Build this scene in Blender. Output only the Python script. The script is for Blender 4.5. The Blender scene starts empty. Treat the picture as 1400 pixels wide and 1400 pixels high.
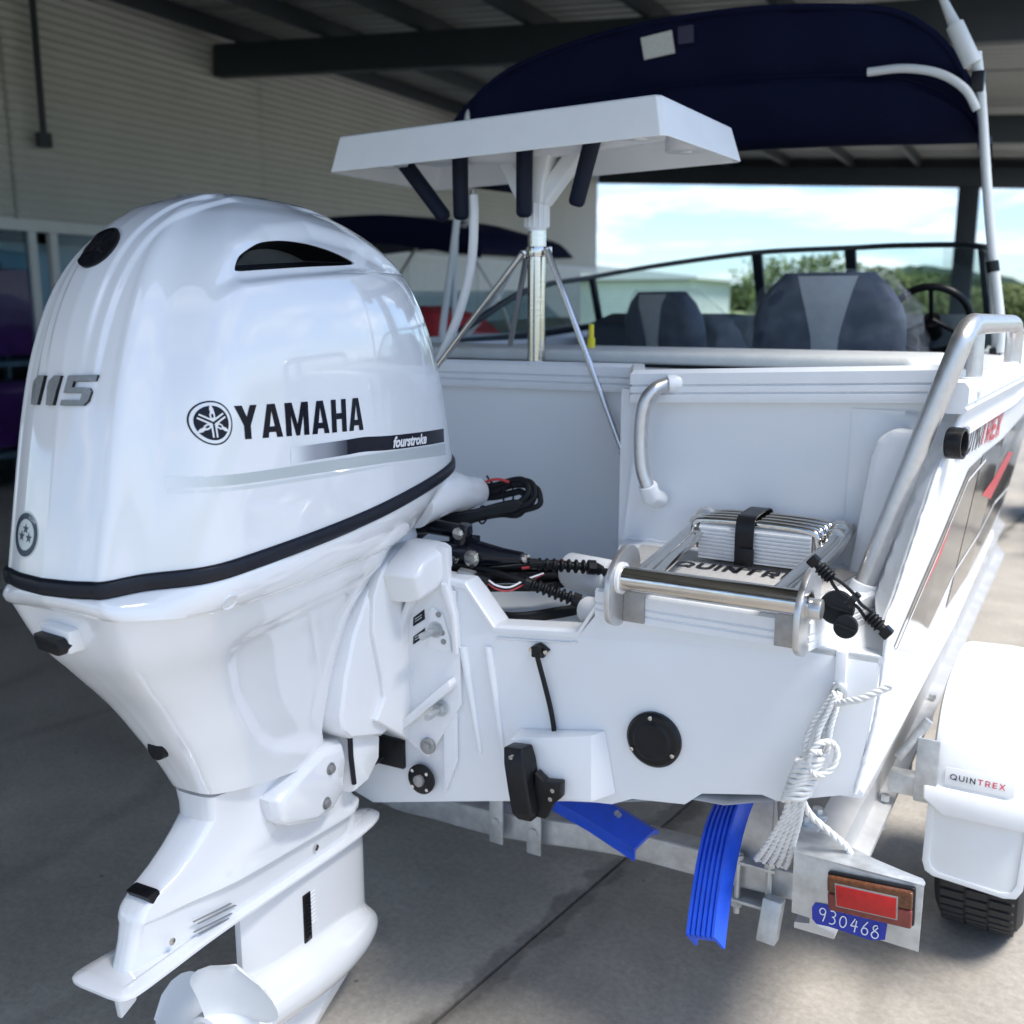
import bpy, bmesh, math, random
from mathutils import Vector, Matrix
from mathutils.bvhtree import BVHTree
from math import sin, cos, pi, radians as R
random.seed(7)
S = bpy.context.scene
COL = S.collection
# ------------------------------------------------------------------ camera, sky, sun, exposure
cam = bpy.data.cameras.new('camera'); co = bpy.data.objects.new('camera', cam); COL.objects.link(co)
co.location = (1.344, -1.9, 1.65); co.rotation_euler = (R(90 - 11.31), 0, R(27))
cam.sensor_width = 36; cam.lens = 36; cam.clip_end = 3000; cam.clip_start = .05
cam.dof.use_dof = True; cam.dof.focus_distance = 1.95; cam.dof.aperture_fstop = 3.4
S.camera = co
SUN_EL, SUN_AZ = 64, 98          # azimuth clockwise from +Y
W = bpy.data.worlds.new('World'); S.world = W; W.use_nodes = True
nt = W.node_tree; nt.nodes.clear()
def N(t, kind, **kw):
    n = t.nodes.new(kind)
    for k, v in kw.items():
        if k in n.inputs.keys(): n.inputs[k].default_value = v
        else: setattr(n, k, v)
    return n
def sky_world():
    t = nt; L = t.links.new
    sky = N(t, 'ShaderNodeTexSky', sky_type='NISHITA', sun_disc=False, sun_elevation=R(SUN_EL), sun_rotation=R(SUN_AZ))
    sky.dust_density = .7; sky.ozone_density = 2.0
    tc = N(t, 'ShaderNodeTexCoord'); sp = N(t, 'ShaderNodeSeparateXYZ'); L(tc.outputs['Generated'], sp.inputs[0])
    zz = N(t, 'ShaderNodeMath', operation='MAXIMUM'); L(sp.outputs['Z'], zz.inputs[0]); zz.inputs[1].default_value = 0
    za = N(t, 'ShaderNodeMath', operation='ADD'); L(zz.outputs[0], za.inputs[0]); za.inputs[1].default_value = .16
    cx = N(t, 'ShaderNodeMath', operation='DIVIDE'); L(sp.outputs['X'], cx.inputs[0]); L(za.outputs[0], cx.inputs[1])
    cy = N(t, 'ShaderNodeMath', operation='DIVIDE'); L(sp.outputs['Y'], cy.inputs[0]); L(za.outputs[0], cy.inputs[1])
    cb = N(t, 'ShaderNodeCombineXYZ'); L(cx.outputs[0], cb.inputs[0]); L(cy.outputs[0], cb.inputs[1])
    no = N(t, 'ShaderNodeTexNoise', Scale=1.0, Detail=9.0, Roughness=.56); no.inputs['Distortion'].default_value = .25
    L(cb.outputs[0], no.inputs['Vector'])
    rp = N(t, 'ShaderNodeValToRGB'); rp.color_ramp.elements[0].position = .46; rp.color_ramp.elements[1].position = .66
    L(no.outputs[0], rp.inputs[0])
    no2 = N(t, 'ShaderNodeTexNoise', Scale=3.1, Detail=6.0); L(cb.outputs[0], no2.inputs['Vector'])
    cr = N(t, 'ShaderNodeValToRGB'); e = cr.color_ramp.elements
    e[0].position = .35; e[0].color = (2.3, 2.65, 3.2, 1); e[1].position = .64; e[1].color = (5.0, 5.2, 5.5, 1)
    L(no2.outputs[0], cr.inputs[0])
    mx = N(t, 'ShaderNodeMix', data_type='RGBA'); tn = N(t, 'ShaderNodeMix', data_type='RGBA', blend_type='MULTIPLY'); tn.inputs[0].default_value = 1; tn.inputs[7].default_value = (.45, .54, .66, 1); L(sky.outputs[0], tn.inputs[6])
    L(rp.outputs[0], mx.inputs[0]); L(tn.outputs[2], mx.inputs[6]); L(cr.outputs[0], mx.inputs[7])
    bg = N(t, 'ShaderNodeBackground', Strength=.078); L(mx.outputs[2], bg.inputs[0])
    out = N(t, 'ShaderNodeOutputWorld'); L(bg.outputs[0], out.inputs[0])
sky_world()
sl = bpy.data.lights.new('sun', 'SUN'); sl.energy = 1.25; sl.angle = R(22); sl.color = (1, .955, .89)
so = bpy.data.objects.new('sun', sl); COL.objects.link(so); so.location = (6, -4, 12)
so.rotation_euler = (R(90 - SUN_EL), 0, R(180 - SUN_AZ))
S.view_settings.view_transform = 'Standard'; S.view_settings.look = 'None'; S.view_settings.gamma = 1
S.view_settings.use_curve_mapping = False; S.view_settings.exposure = 2.36
S.cycles.max_bounces = 10; S.cycles.diffuse_bounces = 6

# ------------------------------------------------------------------ materials
amt_r = lambda a: .08 + 2.2 * a
def mat(name, col, rough=.5, metal=0., spec=.5, coat=0., noise=None, bump=None, trans=0., alpha=1., aniso=None):
    """noise=(scale, amount) varies colour and roughness, bump=(scale, distance)"""
    m = bpy.data.materials.new(name); m.use_nodes = True; t = m.node_tree; L = t.links.new
    p = t.nodes['Principled BSDF']; c = (*col, 1)
    p.inputs['Base Color'].default_value = c; p.inputs['Roughness'].default_value = rough; p.inputs['Metallic'].default_value = metal
    p.inputs['Specular IOR Level'].default_value = spec; p.inputs['Coat Weight'].default_value = coat
    p.inputs['Coat Roughness'].default_value = .04
    p.inputs['Transmission Weight'].default_value = trans; p.inputs['Alpha'].default_value = alpha
    if noise or bump:
        tc = N(t, 'ShaderNodeTexCoord')
    if noise:
        n = N(t, 'ShaderNodeTexNoise', Scale=noise[0], Detail=8.0, Roughness=.62); L(tc.outputs['Object'], n.inputs['Vector'])
        r = N(t, 'ShaderNodeValToRGB'); e = r.color_ramp.elements; a = noise[1]
        e[0].position = .3; e[1].position = .7
        e[0].color = tuple(x * (1 - a) for x in col) + (1,); e[1].color = tuple(min(1, x * (1 + a)) for x in col) + (1,)
        L(n.outputs[0], r.inputs[0]); L(r.outputs[0], p.inputs['Base Color'])
        mr = N(t, 'ShaderNodeMapRange'); L(n.outputs[0], mr.inputs[0])
        q = min(.35, amt_r(a)); mr.inputs[3].default_value = max(.02, rough * (1 - q)); mr.inputs[4].default_value = min(1, rough * (1 + q))
        L(mr.outputs[0], p.inputs['Roughness'])
    if bump:
        n2 = N(t, 'ShaderNodeTexNoise', Scale=bump[0], Detail=4.0); L(tc.outputs['Object'], n2.inputs['Vector'])
        if aniso:
            mp = N(t, 'ShaderNodeMapping'); mp.inputs['Scale'].default_value = aniso; L(tc.outputs['Object'], mp.inputs[0]); L(mp.outputs[0], n2.inputs['Vector'])
        b = N(t, 'ShaderNodeBump', Distance=bump[1], Strength=1.0); L(n2.outputs[0], b.inputs['Height']); L(b.outputs[0], p.inputs['Normal'])
    return m
M = {}
M['engine'] = mat('engine_white_paint', (.80, .81, .82), .09, coat=1., bump=(5, .00025))
M['engine_cast'] = mat('engine_white_casting', (.78, .79, .80), .26, noise=(18, .012), bump=(110, .00012))
M['hull'] = mat('hull_white_paint', (.77, .79, .81), .3, noise=(2.2, .012), bump=(4.5, .0016))
M['extr'] = mat('white_powder_coat', (.78, .80, .82), .33, noise=(14, .03), bump=(90, .0001))
M['poly'] = mat('white_polyethylene', (.80, .81, .81), .42, noise=(8, .03), bump=(60, .0003))
M['black'] = mat('black_plastic', (.006, .0065, .008), .36, spec=.3, noise=(40, .3), bump=(300, .0001))
M['rubber'] = mat('black_rubber', (.007, .008, .010), .5, spec=.28, noise=(60, .3), bump=(400, .00015))
M['seal'] = mat('dark_seal', (.008, .010, .018), .36, spec=.3, noise=(80, .25), bump=(260, .0003))
M['gloss'] = mat('black_gloss_vinyl', (.004, .005, .010), .14, spec=.35)
M['gunmetal'] = mat('badge_grey', (.27, .28, .28), .35, metal=.4, noise=(120, .15))
M['grey'] = mat('grey_decal', (.48, .53, .53), .3, metal=.25, noise=(500, .03))
M['greylt'] = mat('pale_grey_decal', (.62, .66, .66), .3, metal=.2, noise=(150, .06))
M['white'] = mat('white_vinyl', (.8, .8, .8), .3)
M['red'] = mat('red_vinyl', (.60, .03, .045), .3)
M['ink'] = mat('dark_ink_vinyl', (.004, .005, .014), .2, spec=.22)
M['steel'] = mat('stainless_steel', (.62, .60, .57), .12, metal=1., noise=(40, .05), bump=(30, .0002), aniso=(1, 1, 8))
M['alu'] = mat('brushed_aluminium', (.60, .60, .60), .38, metal=.9, noise=(60, .07), bump=(260, .00012))
M['alud'] = mat('raw_aluminium', (.36, .36, .355), .5, metal=.7, noise=(60, .15), bump=(180, .0002))
M['anod'] = mat('anodised_step', (.70, .71, .72), .42, metal=.25, noise=(60, .04))
M['galv'] = mat('galvanised_steel', (.50, .52, .53), .42, metal=.65, noise=(28, .2), bump=(90, .0003))
M['beam'] = mat('mill_aluminium', (.56, .56, .555), .45, metal=.55, noise=(12, .1), bump=(90, .0003), aniso=(1, .1, 1))
M['blue'] = mat('blue_polymer', (.012, .085, .66), .34, noise=(30, .12), bump=(120, .0002))
M['tape'] = mat('blue_tape', (.012, .03, .34), .5, noise=(70, .12), bump=(220, .0002))
M['navy'] = mat('navy_canvas', (.004, .006, .026), .9, spec=.12, noise=(300, .35), bump=(700, .0006))
M['foam'] = mat('navy_rubber', (.005, .009, .024), .6, spec=.25, noise=(120, .25), bump=(260, .0004))
M['amber'] = mat('amber_lens', (.10, .034, .012), .18, noise=(160, .5), bump=(300, .0006))
M['lens'] = mat('red_lens', (.42, .006, .008), .12, bump=(250, .0004), noise=(60, .15))
M['lensd'] = mat('dusky_red_lens', (.17, .032, .025), .2, bump=(250, .0004), noise=(60, .2))
M['rope'] = mat('white_rope_fibre', (.72, .72, .70), .8, noise=(90, .12))
M['tyre'] = mat('tyre_rubber', (.02, .02, .022), .75, noise=(40, .3), bump=(160, .0006))
M['seatdk'] = mat('charcoal_vinyl', (.045, .062, .095), .5, noise=(30, .2), bump=(140, .0004))
M['seatlt'] = mat('light_grey_vinyl', (.42, .44, .45), .45, noise=(30, .08), bump=(140, .0004))
M['cushion'] = mat('pale_cushion_vinyl', (.66, .67, .64), .5, noise=(20, .05), bump=(120, .0004))
M['carpet'] = mat('dark_dash', (.035, .05, .065), .6, noise=(80, .2))
M['smoke'] = mat('dark_window_frame', (.02, .026, .034), .35, noise=(80, .2))
M['wall'] = mat('painted_steel_cladding', (.46, .46, .43), .5, noise=(1.2, .06), bump=(2, .002))
M['trim'] = mat('pale_trim', (.60, .63, .63), .5, noise=(8, .05))
M['roofsteel'] = mat('roof_steel', (.022, .03, .038), .6, noise=(9, .15))
M['sheet'] = mat('roof_sheeting', (.24, .25, .235), .5, noise=(2, .08))
M['purple'] = mat('purple_box', (.22, .02, .22), .5, noise=(7, .3))
M['redcover'] = mat('red_cover', (.40, .03, .04), .7, noise=(15, .3))
M['bark'] = mat('tree_bark', (.10, .075, .05), .9, noise=(12, .3), bump=(30, .01))
M['leaf'] = mat('leaf_green', (.085, .12, .045), .8, spec=.15, noise=(1.1, .5))
M['leafy'] = mat('leaf_olive', (.11, .13, .05), .8, spec=.15, noise=(1.1, .5))
M['grass'] = mat('grass_field', (.16, .19, .07), .9, noise=(.06, .35))
M['hill'] = mat('hazy_hill_green', (.19, .26, .25), .95, noise=(.03, .25))  # distance haze is mixed into this paler green
M['shed'] = mat('pale_shed_sheet', (.55, .60, .57), .5, noise=(.8, .08))
M['yellow'] = mat('yellow_plastic', (.75, .62, .02), .4, noise=(60, .08))
M['fabrictag'] = mat('white_fabric_tag', (.55, .55, .50), .8, noise=(90, .1))
M['wrap'] = mat('dark_hull_wrap', (.035, .026, .02), .1, coat=.5, noise=(3, .5))
M['redwire'] = mat('red_wire', (.5, .05, .05), .5)
M['darkhull'] = mat('dark_grey_hull', (.05, .06, .07), .4, noise=(10, .2))
M['mid'] = mat('silver_grey_paint', (.33, .36, .38), .35, noise=(12, .1))
def glass(name, tint, rough=.0, alpha=.3):
    m = bpy.data.materials.new(name); m.use_nodes = True; t = m.node_tree; t.nodes.clear(); L = t.links.new
    a = N(t, 'ShaderNodeBsdfTransparent'); a.inputs[0].default_value = (*tint, 1)
    g = N(t, 'ShaderNodeBsdfGlossy'); g.inputs['Roughness'].default_value = .03
    f = N(t, 'ShaderNodeFresnel'); f.inputs[0].default_value = 1.45
    k = N(t, 'ShaderNodeMath', operation='MULTIPLY'); k.inputs[1].default_value = .3; L(f.outputs[0], k.inputs[0])
    x = N(t, 'ShaderNodeMixShader'); L(k.outputs[0], x.inputs[0]); L(a.outputs[0], x.inputs[1]); L(g.outputs[0], x.inputs[2])
    o = N(t, 'ShaderNodeOutputMaterial'); L(x.outputs[0], o.inputs[0]); return m
M['glass'] = glass('tinted_acrylic', (.82, .92, .91)); M['shopglass'] = glass('shop_glass', (.7, .8, .85))
def film_mat():
    m = bpy.data.materials.new('clear_plastic_film'); m.use_nodes = True; t = m.node_tree; t.nodes.clear(); L = t.links.new
    tc = N(t, 'ShaderNodeTexCoord'); n = N(t, 'ShaderNodeTexNoise', Scale=14.0, Detail=6.0); L(tc.outputs['Object'], n.inputs['Vector'])
    a = N(t, 'ShaderNodeBsdfTransparent'); g = N(t, 'ShaderNodeBsdfPrincipled')
    g.inputs['Base Color'].default_value = (.8, .85, .92, 1); g.inputs['Roughness'].default_value = .1
    b = N(t, 'ShaderNodeBump', Distance=.012); L(n.outputs[0], b.inputs['Height']); L(b.outputs[0], g.inputs['Normal'])
    r = N(t, 'ShaderNodeValToRGB'); r.color_ramp.elements[0].position = .42; r.color_ramp.elements[1].position = .68
    r.color_ramp.elements[0].color = (.05,) * 3 + (1,); r.color_ramp.elements[1].color = (.13,) * 3 + (1,); L(n.outputs[0], r.inputs[0])
    x = N(t, 'ShaderNodeMixShader'); L(r.outputs[0], x.inputs[0]); L(a.outputs[0], x.inputs[1]); L(g.outputs[0], x.inputs[2])
    o = N(t, 'ShaderNodeOutputMaterial'); L(x.outputs[0], o.inputs[0]); return m
M['film'] = film_mat()
def concrete_mat():
    m = bpy.data.materials.new('worn_concrete'); m.use_nodes = True; t = m.node_tree; L = t.links.new; p = t.nodes['Principled BSDF']
    tc = N(t, 'ShaderNodeTexCoord')
    big = N(t, 'ShaderNodeTexNoise', Scale=1.3, Detail=10.0, Roughness=.65); L(tc.outputs['Object'], big.inputs['Vector'])
    r1 = N(t, 'ShaderNodeValToRGB'); e = r1.color_ramp.elements
    e[0].position = .28; e[0].color = (.30, .275, .24, 1); e[1].position = .72; e[1].color = (.50, .46, .40, 1); L(big.outputs[0], r1.inputs[0])
    fine = N(t, 'ShaderNodeTexNoise', Scale=55.0, Detail=9.0, Roughness=.75); L(tc.outputs['Object'], fine.inputs['Vector'])
    r2 = N(t, 'ShaderNodeValToRGB'); e = r2.color_ramp.elements
    e[0].position = .3; e[0].color = (.72,) * 3 + (1,); e[1].position = .7; e[1].color = (1.15, 1.15, 1.15, 1); L(fine.outputs[0], r2.inputs[0])
    mu = N(t, 'ShaderNodeMix', data_type='RGBA', blend_type='MULTIPLY'); mu.inputs[0].default_value = 1
    L(r1.outputs[0], mu.inputs[6]); L(r2.outputs[0], mu.inputs[7])
    # damp stain that follows the joint (object space: the joint is x = 0)
    sp = N(t, 'ShaderNodeSeparateXYZ'); L(tc.outputs['Object'], sp.inputs[0])
    ab = N(t, 'ShaderNodeMath', operation='ABSOLUTE'); L(sp.outputs['X'], ab.inputs[0])
    wn = N(t, 'ShaderNodeTexNoise', Scale=6.0, Detail=5.0); L(tc.outputs['Object'], wn.inputs['Vector'])
    ad = N(t, 'ShaderNodeMath', operation='MULTIPLY_ADD'); L(wn.outputs[0], ad.inputs[0]); ad.inputs[1].default_value = -.22; L(ab.outputs[0], ad.inputs[2])
    rm = N(t, 'ShaderNodeMapRange'); L(ad.outputs[0], rm.inputs[0]); rm.inputs[1].default_value = -.085; rm.inputs[2].default_value = -.06
    rm.inputs[3].default_value = .62; rm.inputs[4].default_value = 1.
    m2 = N(t, 'ShaderNodeMix', data_type='RGBA', blend_type='MULTIPLY'); m2.inputs[0].default_value = 1
    L(mu.outputs[2], m2.inputs[6]); L(rm.outputs[0], m2.inputs[7])
    st = N(t, 'ShaderNodeTexNoise', Scale=.55, Detail=5.0, Roughness=.7, Distortion=.8); L(tc.outputs['Object'], st.inputs['Vector'])
    r4 = N(t, 'ShaderNodeMapRange'); L(st.outputs[0], r4.inputs[0]); r4.inputs[1].default_value = .35; r4.inputs[2].default_value = .62; r4.inputs[3].default_value = .80; r4.inputs[4].default_value = 1.08
    m4 = N(t, 'ShaderNodeMix', data_type='RGBA', blend_type='MULTIPLY'); m4.inputs[0].default_value = 1
    L(m2.outputs[2], m4.inputs[6]); L(r4.outputs[0], m4.inputs[7]); m2 = m4
    sc = N(t, 'ShaderNodeTexWave', Scale=.42, Distortion=5.0, Detail=3.0); sc.inputs['Detail Scale'].default_value = 1.2; L(tc.outputs['Object'], sc.inputs['Vector'])
    r5 = N(t, 'ShaderNodeMapRange'); L(sc.outputs[1] if len(sc.outputs) > 1 else sc.outputs[0], r5.inputs[0]); r5.inputs[1].default_value = .0; r5.inputs[2].default_value = .05; r5.inputs[3].default_value = .86; r5.inputs[4].default_value = 1.
    m5 = N(t, 'ShaderNodeMix', data_type='RGBA', blend_type='MULTIPLY'); m5.inputs[0].default_value = 1
    L(m2.outputs[2], m5.inputs[6]); L(r5.outputs[0], m5.inputs[7]); m2 = m5
    # small dark spots
    vo = N(t, 'ShaderNodeTexVoronoi', Scale=7.0); L(tc.outputs['Object'], vo.inputs['Vector'])
    rs = N(t, 'ShaderNodeMapRange'); L(vo.outputs['Distance'], rs.inputs[0]); rs.inputs[1].default_value = .03; rs.inputs[2].default_value = .06; rs.inputs[3].default_value = .45; rs.inputs[4].default_value = 1
    m3 = N(t, 'ShaderNodeMix', data_type='RGBA', blend_type='MULTIPLY'); m3.inputs[0].default_value = 1
    L(m2.outputs[2], m3.inputs[6]); L(rs.outputs[0], m3.inputs[7]); L(m3.outputs[2], p.inputs['Base Color'])
    rr = N(t, 'ShaderNodeMapRange'); L(big.outputs[0], rr.inputs[0]); rr.inputs[3].default_value = .38; rr.inputs[4].default_value = .68; L(rr.outputs[0], p.inputs['Roughness'])
    b = N(t, 'ShaderNodeBump', Distance=.002, Strength=.6); L(fine.outputs[0], b.inputs['Height']); L(b.outputs[0], p.inputs['Normal'])
    return m
M['concrete'] = concrete_mat()
def fade_mat(name, stops, rough=.25, metal=.0, wave=None):
    """a printed fade along the cowl: (y, colour) stops in the cowl's own frame"""
    m = mat(name, stops[-1][1], rough, metal); t = m.node_tree; L = t.links.new; p = t.nodes['Principled BSDF']
    tc = N(t, 'ShaderNodeTexCoord'); sp = N(t, 'ShaderNodeSeparateXYZ'); L(tc.outputs['Object'], sp.inputs[0])
    y0, y1 = stops[0][0], stops[-1][0]; mr = N(t, 'ShaderNodeMapRange'); L(sp.outputs['Y'], mr.inputs[0]); mr.inputs[1].default_value = y0; mr.inputs[2].default_value = y1
    r = N(t, 'ShaderNodeValToRGB'); e = r.color_ramp.elements
    while len(e) < len(stops): e.new(.5)
    for k, (y, c) in enumerate(stops): e[k].position = (y - y0) / (y1 - y0); e[k].color = (*c, 1)
    L(mr.outputs[0], r.inputs[0]); out = r.outputs[0]
    if wave:
        w = N(t, 'ShaderNodeTexWave', Scale=60.0, Distortion=1.0); w.bands_direction = 'DIAGONAL'; L(tc.outputs['Object'], w.inputs['Vector'])
        wr = N(t, 'ShaderNodeValToRGB'); q = wr.color_ramp.elements; q[0].color = (.26, .36, .30, 1); q[1].color = (.36, .26, .40, 1); L(w.outputs[0], wr.inputs[0])
        k = N(t, 'ShaderNodeValToRGB'); q = k.color_ramp.elements; q[0].position = .12; q[0].color = (0, 0, 0, 1); q[1].position = .45; q[1].color = (.8, .8, .8, 1); q.new(.8).color = (0, 0, 0, 1); L(mr.outputs[0], k.inputs[0])
        x = N(t, 'ShaderNodeMix', data_type='RGBA'); L(k.outputs[0], x.inputs[0]); L(out, x.inputs[6]); L(wr.outputs[0], x.inputs[7]); out = x.outputs[2]
    L(out, p.inputs['Base Color']); return m
WH = (.80, .81, .82)
M['holo'] = fade_mat('iridescent_stripe', [(-.146, WH), (-.08, (.30, .34, .36)), (.004, (.02, .022, .045))], wave=True)
M['greyfade'] = fade_mat('silver_stripe', [(-.35, WH), (-.27, (.50, .55, .55)), (.30, (.50, .55, .55))], .3, .15)
M['greyfade2'] = fade_mat('silver_hairline', [(-.35, WH), (-.25, (.64, .68, .68)), (.02, (.64, .68, .68)), (.16, WH)], .3, .1)

# ------------------------------------------------------------------ mesh helpers
BASE = {}
BR = Matrix.Rotation(R(-3), 4, 'Z')              # the boat and its trailer stand 3 degrees off the building's axis
def thing(name, label, cat, loc=(0, 0, 0), frame='w', group=None, kind=None):
    o = bpy.data.objects.new(name, None); COL.objects.link(o); o.empty_display_size = .1
    loc = Vector(loc); BASE[o] = loc
    if frame == 'b': o.location = BR @ loc; o.rotation_euler = (0, 0, R(-3))
    else: o.location = loc
    if label: o['label'] = label
    if cat: o['category'] = cat
    if group: o['group'] = group
    if kind: o['kind'] = kind
    return o
def crom(pts, n, closed=False):
    pts = [Vector(p) for p in pts]; m = len(pts) if closed else len(pts) - 1; out = []
    cnt = n if closed else n - 1
    for i in range(n):
        t = i / cnt * m; k = min(int(t), m - 1); f = t - k
        if closed: a, b, c, d = (pts[(k + j) % len(pts)] for j in (-1, 0, 1, 2))
        else:
            b, c = pts[k], pts[k + 1]
            a = pts[k - 1] if k else 2 * b - c
            d = pts[k + 2] if k + 2 < len(pts) else 2 * c - b
        out.append(.5 * (2 * b + (c - a) * f + (2 * a - 5 * b + 4 * c - d) * f * f + (3 * b - a - 3 * c + d) * f ** 3))
    return out
class MB:
    def __init__(s): s.v = []; s.f = []
    def add(s, vs, fs):
        o = len(s.v); s.v += [Vector(v) for v in vs]; s.f += [tuple(i + o for i in f) for f in fs]; return s
    def box(s, x0, x1, y0, y1, z0, z1):
        v = [(x, y, z) for z in (z0, z1) for y in (y0, y1) for x in (x0, x1)]
        return s.add(v, [(0, 2, 3, 1), (4, 5, 7, 6), (0, 1, 5, 4), (2, 6, 7, 3), (0, 4, 6, 2), (1, 3, 7, 5)])
    def beam(s, a, b, w, h, up=(0, 0, 1)):
        a, b = Vector(a), Vector(b); d = (b - a).normalized(); x = d.cross(Vector(up)).normalized(); u = x.cross(d)
        v = [p + x * i * w / 2 + u * j * h / 2 for p in (a, b) for i, j in ((-1, -1), (1, -1), (1, 1), (-1, 1))]
        return s.add(v, [(3, 2, 1, 0), (4, 5, 6, 7)] + [(i, (i + 1) % 4, (i + 1) % 4 + 4, i + 4) for i in range(4)])
    def loft(s, rings, c0=True, c1=True, closed=True):
        n = len(rings[0]); vs = [p for r in rings for p in r]; fs = []
        for k in range(len(rings) - 1):
            for i in range(n if closed else n - 1):
                j = (i + 1) % n; fs.append((k * n + i, k * n + j, (k + 1) * n + j, (k + 1) * n + i))
        if c0: fs.append(tuple(range(n))[::-1])
        if c1: fs.append(tuple(range((len(rings) - 1) * n, len(rings) * n)))
        return s.add(vs, fs)
    def tube(s, pts, r, n=12, caps=True, closed=False, smooth=0, rings=None):
        pts = crom(pts, smooth, closed) if smooth else [Vector(p) for p in pts]
        m = len(pts); rr = r if isinstance(r, (list, tuple)) else [r] * m
        if len(rr) != m: rr = [rr[0] + (rr[-1] - rr[0]) * i / (m - 1) for i in range(m)]
        tan = []
        for i in range(m):
            a = pts[i - 1] if (i or closed) else pts[i]; b = pts[(i + 1) % m] if (i < m - 1 or closed) else pts[i]
            tan.append((b - a).normalized())
        u = tan[0].orthogonal().normalized(); out = []
        for i in range(m):
            u = (u - tan[i] * u.dot(tan[i])).normalized(); w = tan[i].cross(u)
            out.append([pts[i] + (u * cos(2 * pi * k / n) + w * sin(2 * pi * k / n)) * rr[i] for k in range(n)])
        if closed:
            out.append(out[0]); return s.loft(out, False, False)
        return s.loft(out, caps, caps)
    def cyl(s, a, b, r, n=20, r2=None): return s.tube([a, b], [r, r if r2 is None else r2], n)
    def prism(s, poly, ax, a0, a1):
        def P(p, a): return {'x': (a, p[0], p[1]), 'y': (p[0], a, p[1]), 'z': (p[0], p[1], a)}[ax]
        return s.loft([[P(p, a0) for p in poly], [P(p, a1) for p in poly]])
    def ringprism(s, poly, inner, ax, a0, a1):
        def P(p, a): return {'x': (a, p[0], p[1]), 'y': (p[0], a, p[1]), 'z': (p[0], p[1], a)}[ax]
        r = [[P(p, a0) for p in poly], [P(p, a1) for p in poly], [P(p, a1) for p in inner], [P(p, a0) for p in inner]]
        return s.loft(r + [r[0]], False, False)
    def lathe(s, prof, o, d, n=28, caps=True):
        o, d = Vector(o), Vector(d).normalized(); u = d.orthogonal().normalized(); w = d.cross(u)
        return s.loft([[o + d * t + (u * cos(2 * pi * k / n) + w * sin(2 * pi * k / n)) * max(r, 1e-4) for k in range(n)] for r, t in prof], caps, caps)
    def sweep(s, prof, path, up=(0, 0, 1), caps=True):
        """prof: (side, up) outline carried along a path, side = right of travel"""
        path = [Vector(p) for p in path]; rings = []; up = Vector(up)
        for i, p in enumerate(path):
            if 0 < i < len(path) - 1:
                d0 = (p - path[i - 1]).normalized(); d1 = (path[i + 1] - p).normalized(); d = (d0 + d1).normalized(); k = 1 / max(.4, d.dot(d0))
            else:
                d = (path[min(i + 1, len(path) - 1)] - path[max(i - 1, 0)]).normalized(); k = 1
            x = d.cross(up).normalized()
            rings.append([p + x * a * k + up * b for a, b in prof])
        return s.loft(rings, caps, caps)
    def each(s, name, m, parent=None, **k):
        rt = list(range(len(s.v)))
        def fd(i):
            while rt[i] != i: rt[i] = rt[rt[i]]; i = rt[i]
            return i
        for f in s.f:
            for i in f[1:]: rt[fd(i)] = fd(f[0])
        gs = {}
        for f in s.f: gs.setdefault(fd(f[0]), []).append(f)
        for fs in gs.values():
            ix = sorted({i for f in fs for i in f}); mp = {i: j for j, i in enumerate(ix)}; q = MB(); q.v = [s.v[i] for i in ix]; q.f = [tuple(mp[i] for i in f) for f in fs]
            o = q.build(name, m, parent, **k)
        return o
    def build(s, name, m, parent=None, bevel=0, smooth=32, seg=2, weld=True, frame='w', label=None):
        me = bpy.data.meshes.new(name); b = BASE.get(parent, Vector())
        if parent is not None and parent not in BASE:
            q = parent
            while q.parent is not None: q = q.parent
            b = BASE.get(q, Vector())
        me.from_pydata([v - b for v in s.v], [], s.f)
        bm = bmesh.new(); bm.from_mesh(me)
        if weld: bmesh.ops.remove_doubles(bm, verts=bm.verts, dist=1e-5)
        bmesh.ops.recalc_face_normals(bm, faces=bm.faces)
        if bevel:
            es = [e for e in bm.edges if len(e.link_faces) == 2 and e.calc_face_angle(0) > R(28)]
            bmesh.ops.bevel(bm, geom=es, offset=bevel, segments=seg, affect='EDGES', profile=.6, clamp_overlap=True)
        bm.to_mesh(me); bm.free()
        me.polygons.foreach_set('use_smooth', [True] * len(me.polygons))
        me.set_sharp_from_angle(angle=R(smooth)); me.materials.append(m if not isinstance(m, str) else M[m])
        o = bpy.data.objects.new(name, me); COL.objects.link(o)
        if parent is not None: o.parent = parent
        elif frame == 'b': o.rotation_euler = (0, 0, R(-3))
        if label: o['label'] = label
        return o
def solo(o, label, cat, group=None, kind=None):
    if label: o['label'] = label
    if cat: o['category'] = cat
    if group: o['group'] = group
    if kind: o['kind'] = kind
    return o
def dup(o, parent=None):
    c = o.copy(); COL.objects.link(c); c.parent = parent
    for ch in [x for x in COL.objects if x.parent == o]: dup(ch, c)
    return c
def inset(poly, k):
    cx = sum(p[0] for p in poly) / len(poly); cy = sum(p[1] for p in poly) / len(poly)
    return [(cx + (x - cx) * k, cy + (y - cy) * k) for x, y in poly]
def hexbolt(mb, p, d, r=.009, h=.008):
    p, d = Vector(p), Vector(d).normalized()
    mb.tube([p, p + d * .0025], r * 1.5, 16); mb.tube([p + d * .0026, p + d * h], r, 6); return mb

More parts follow.
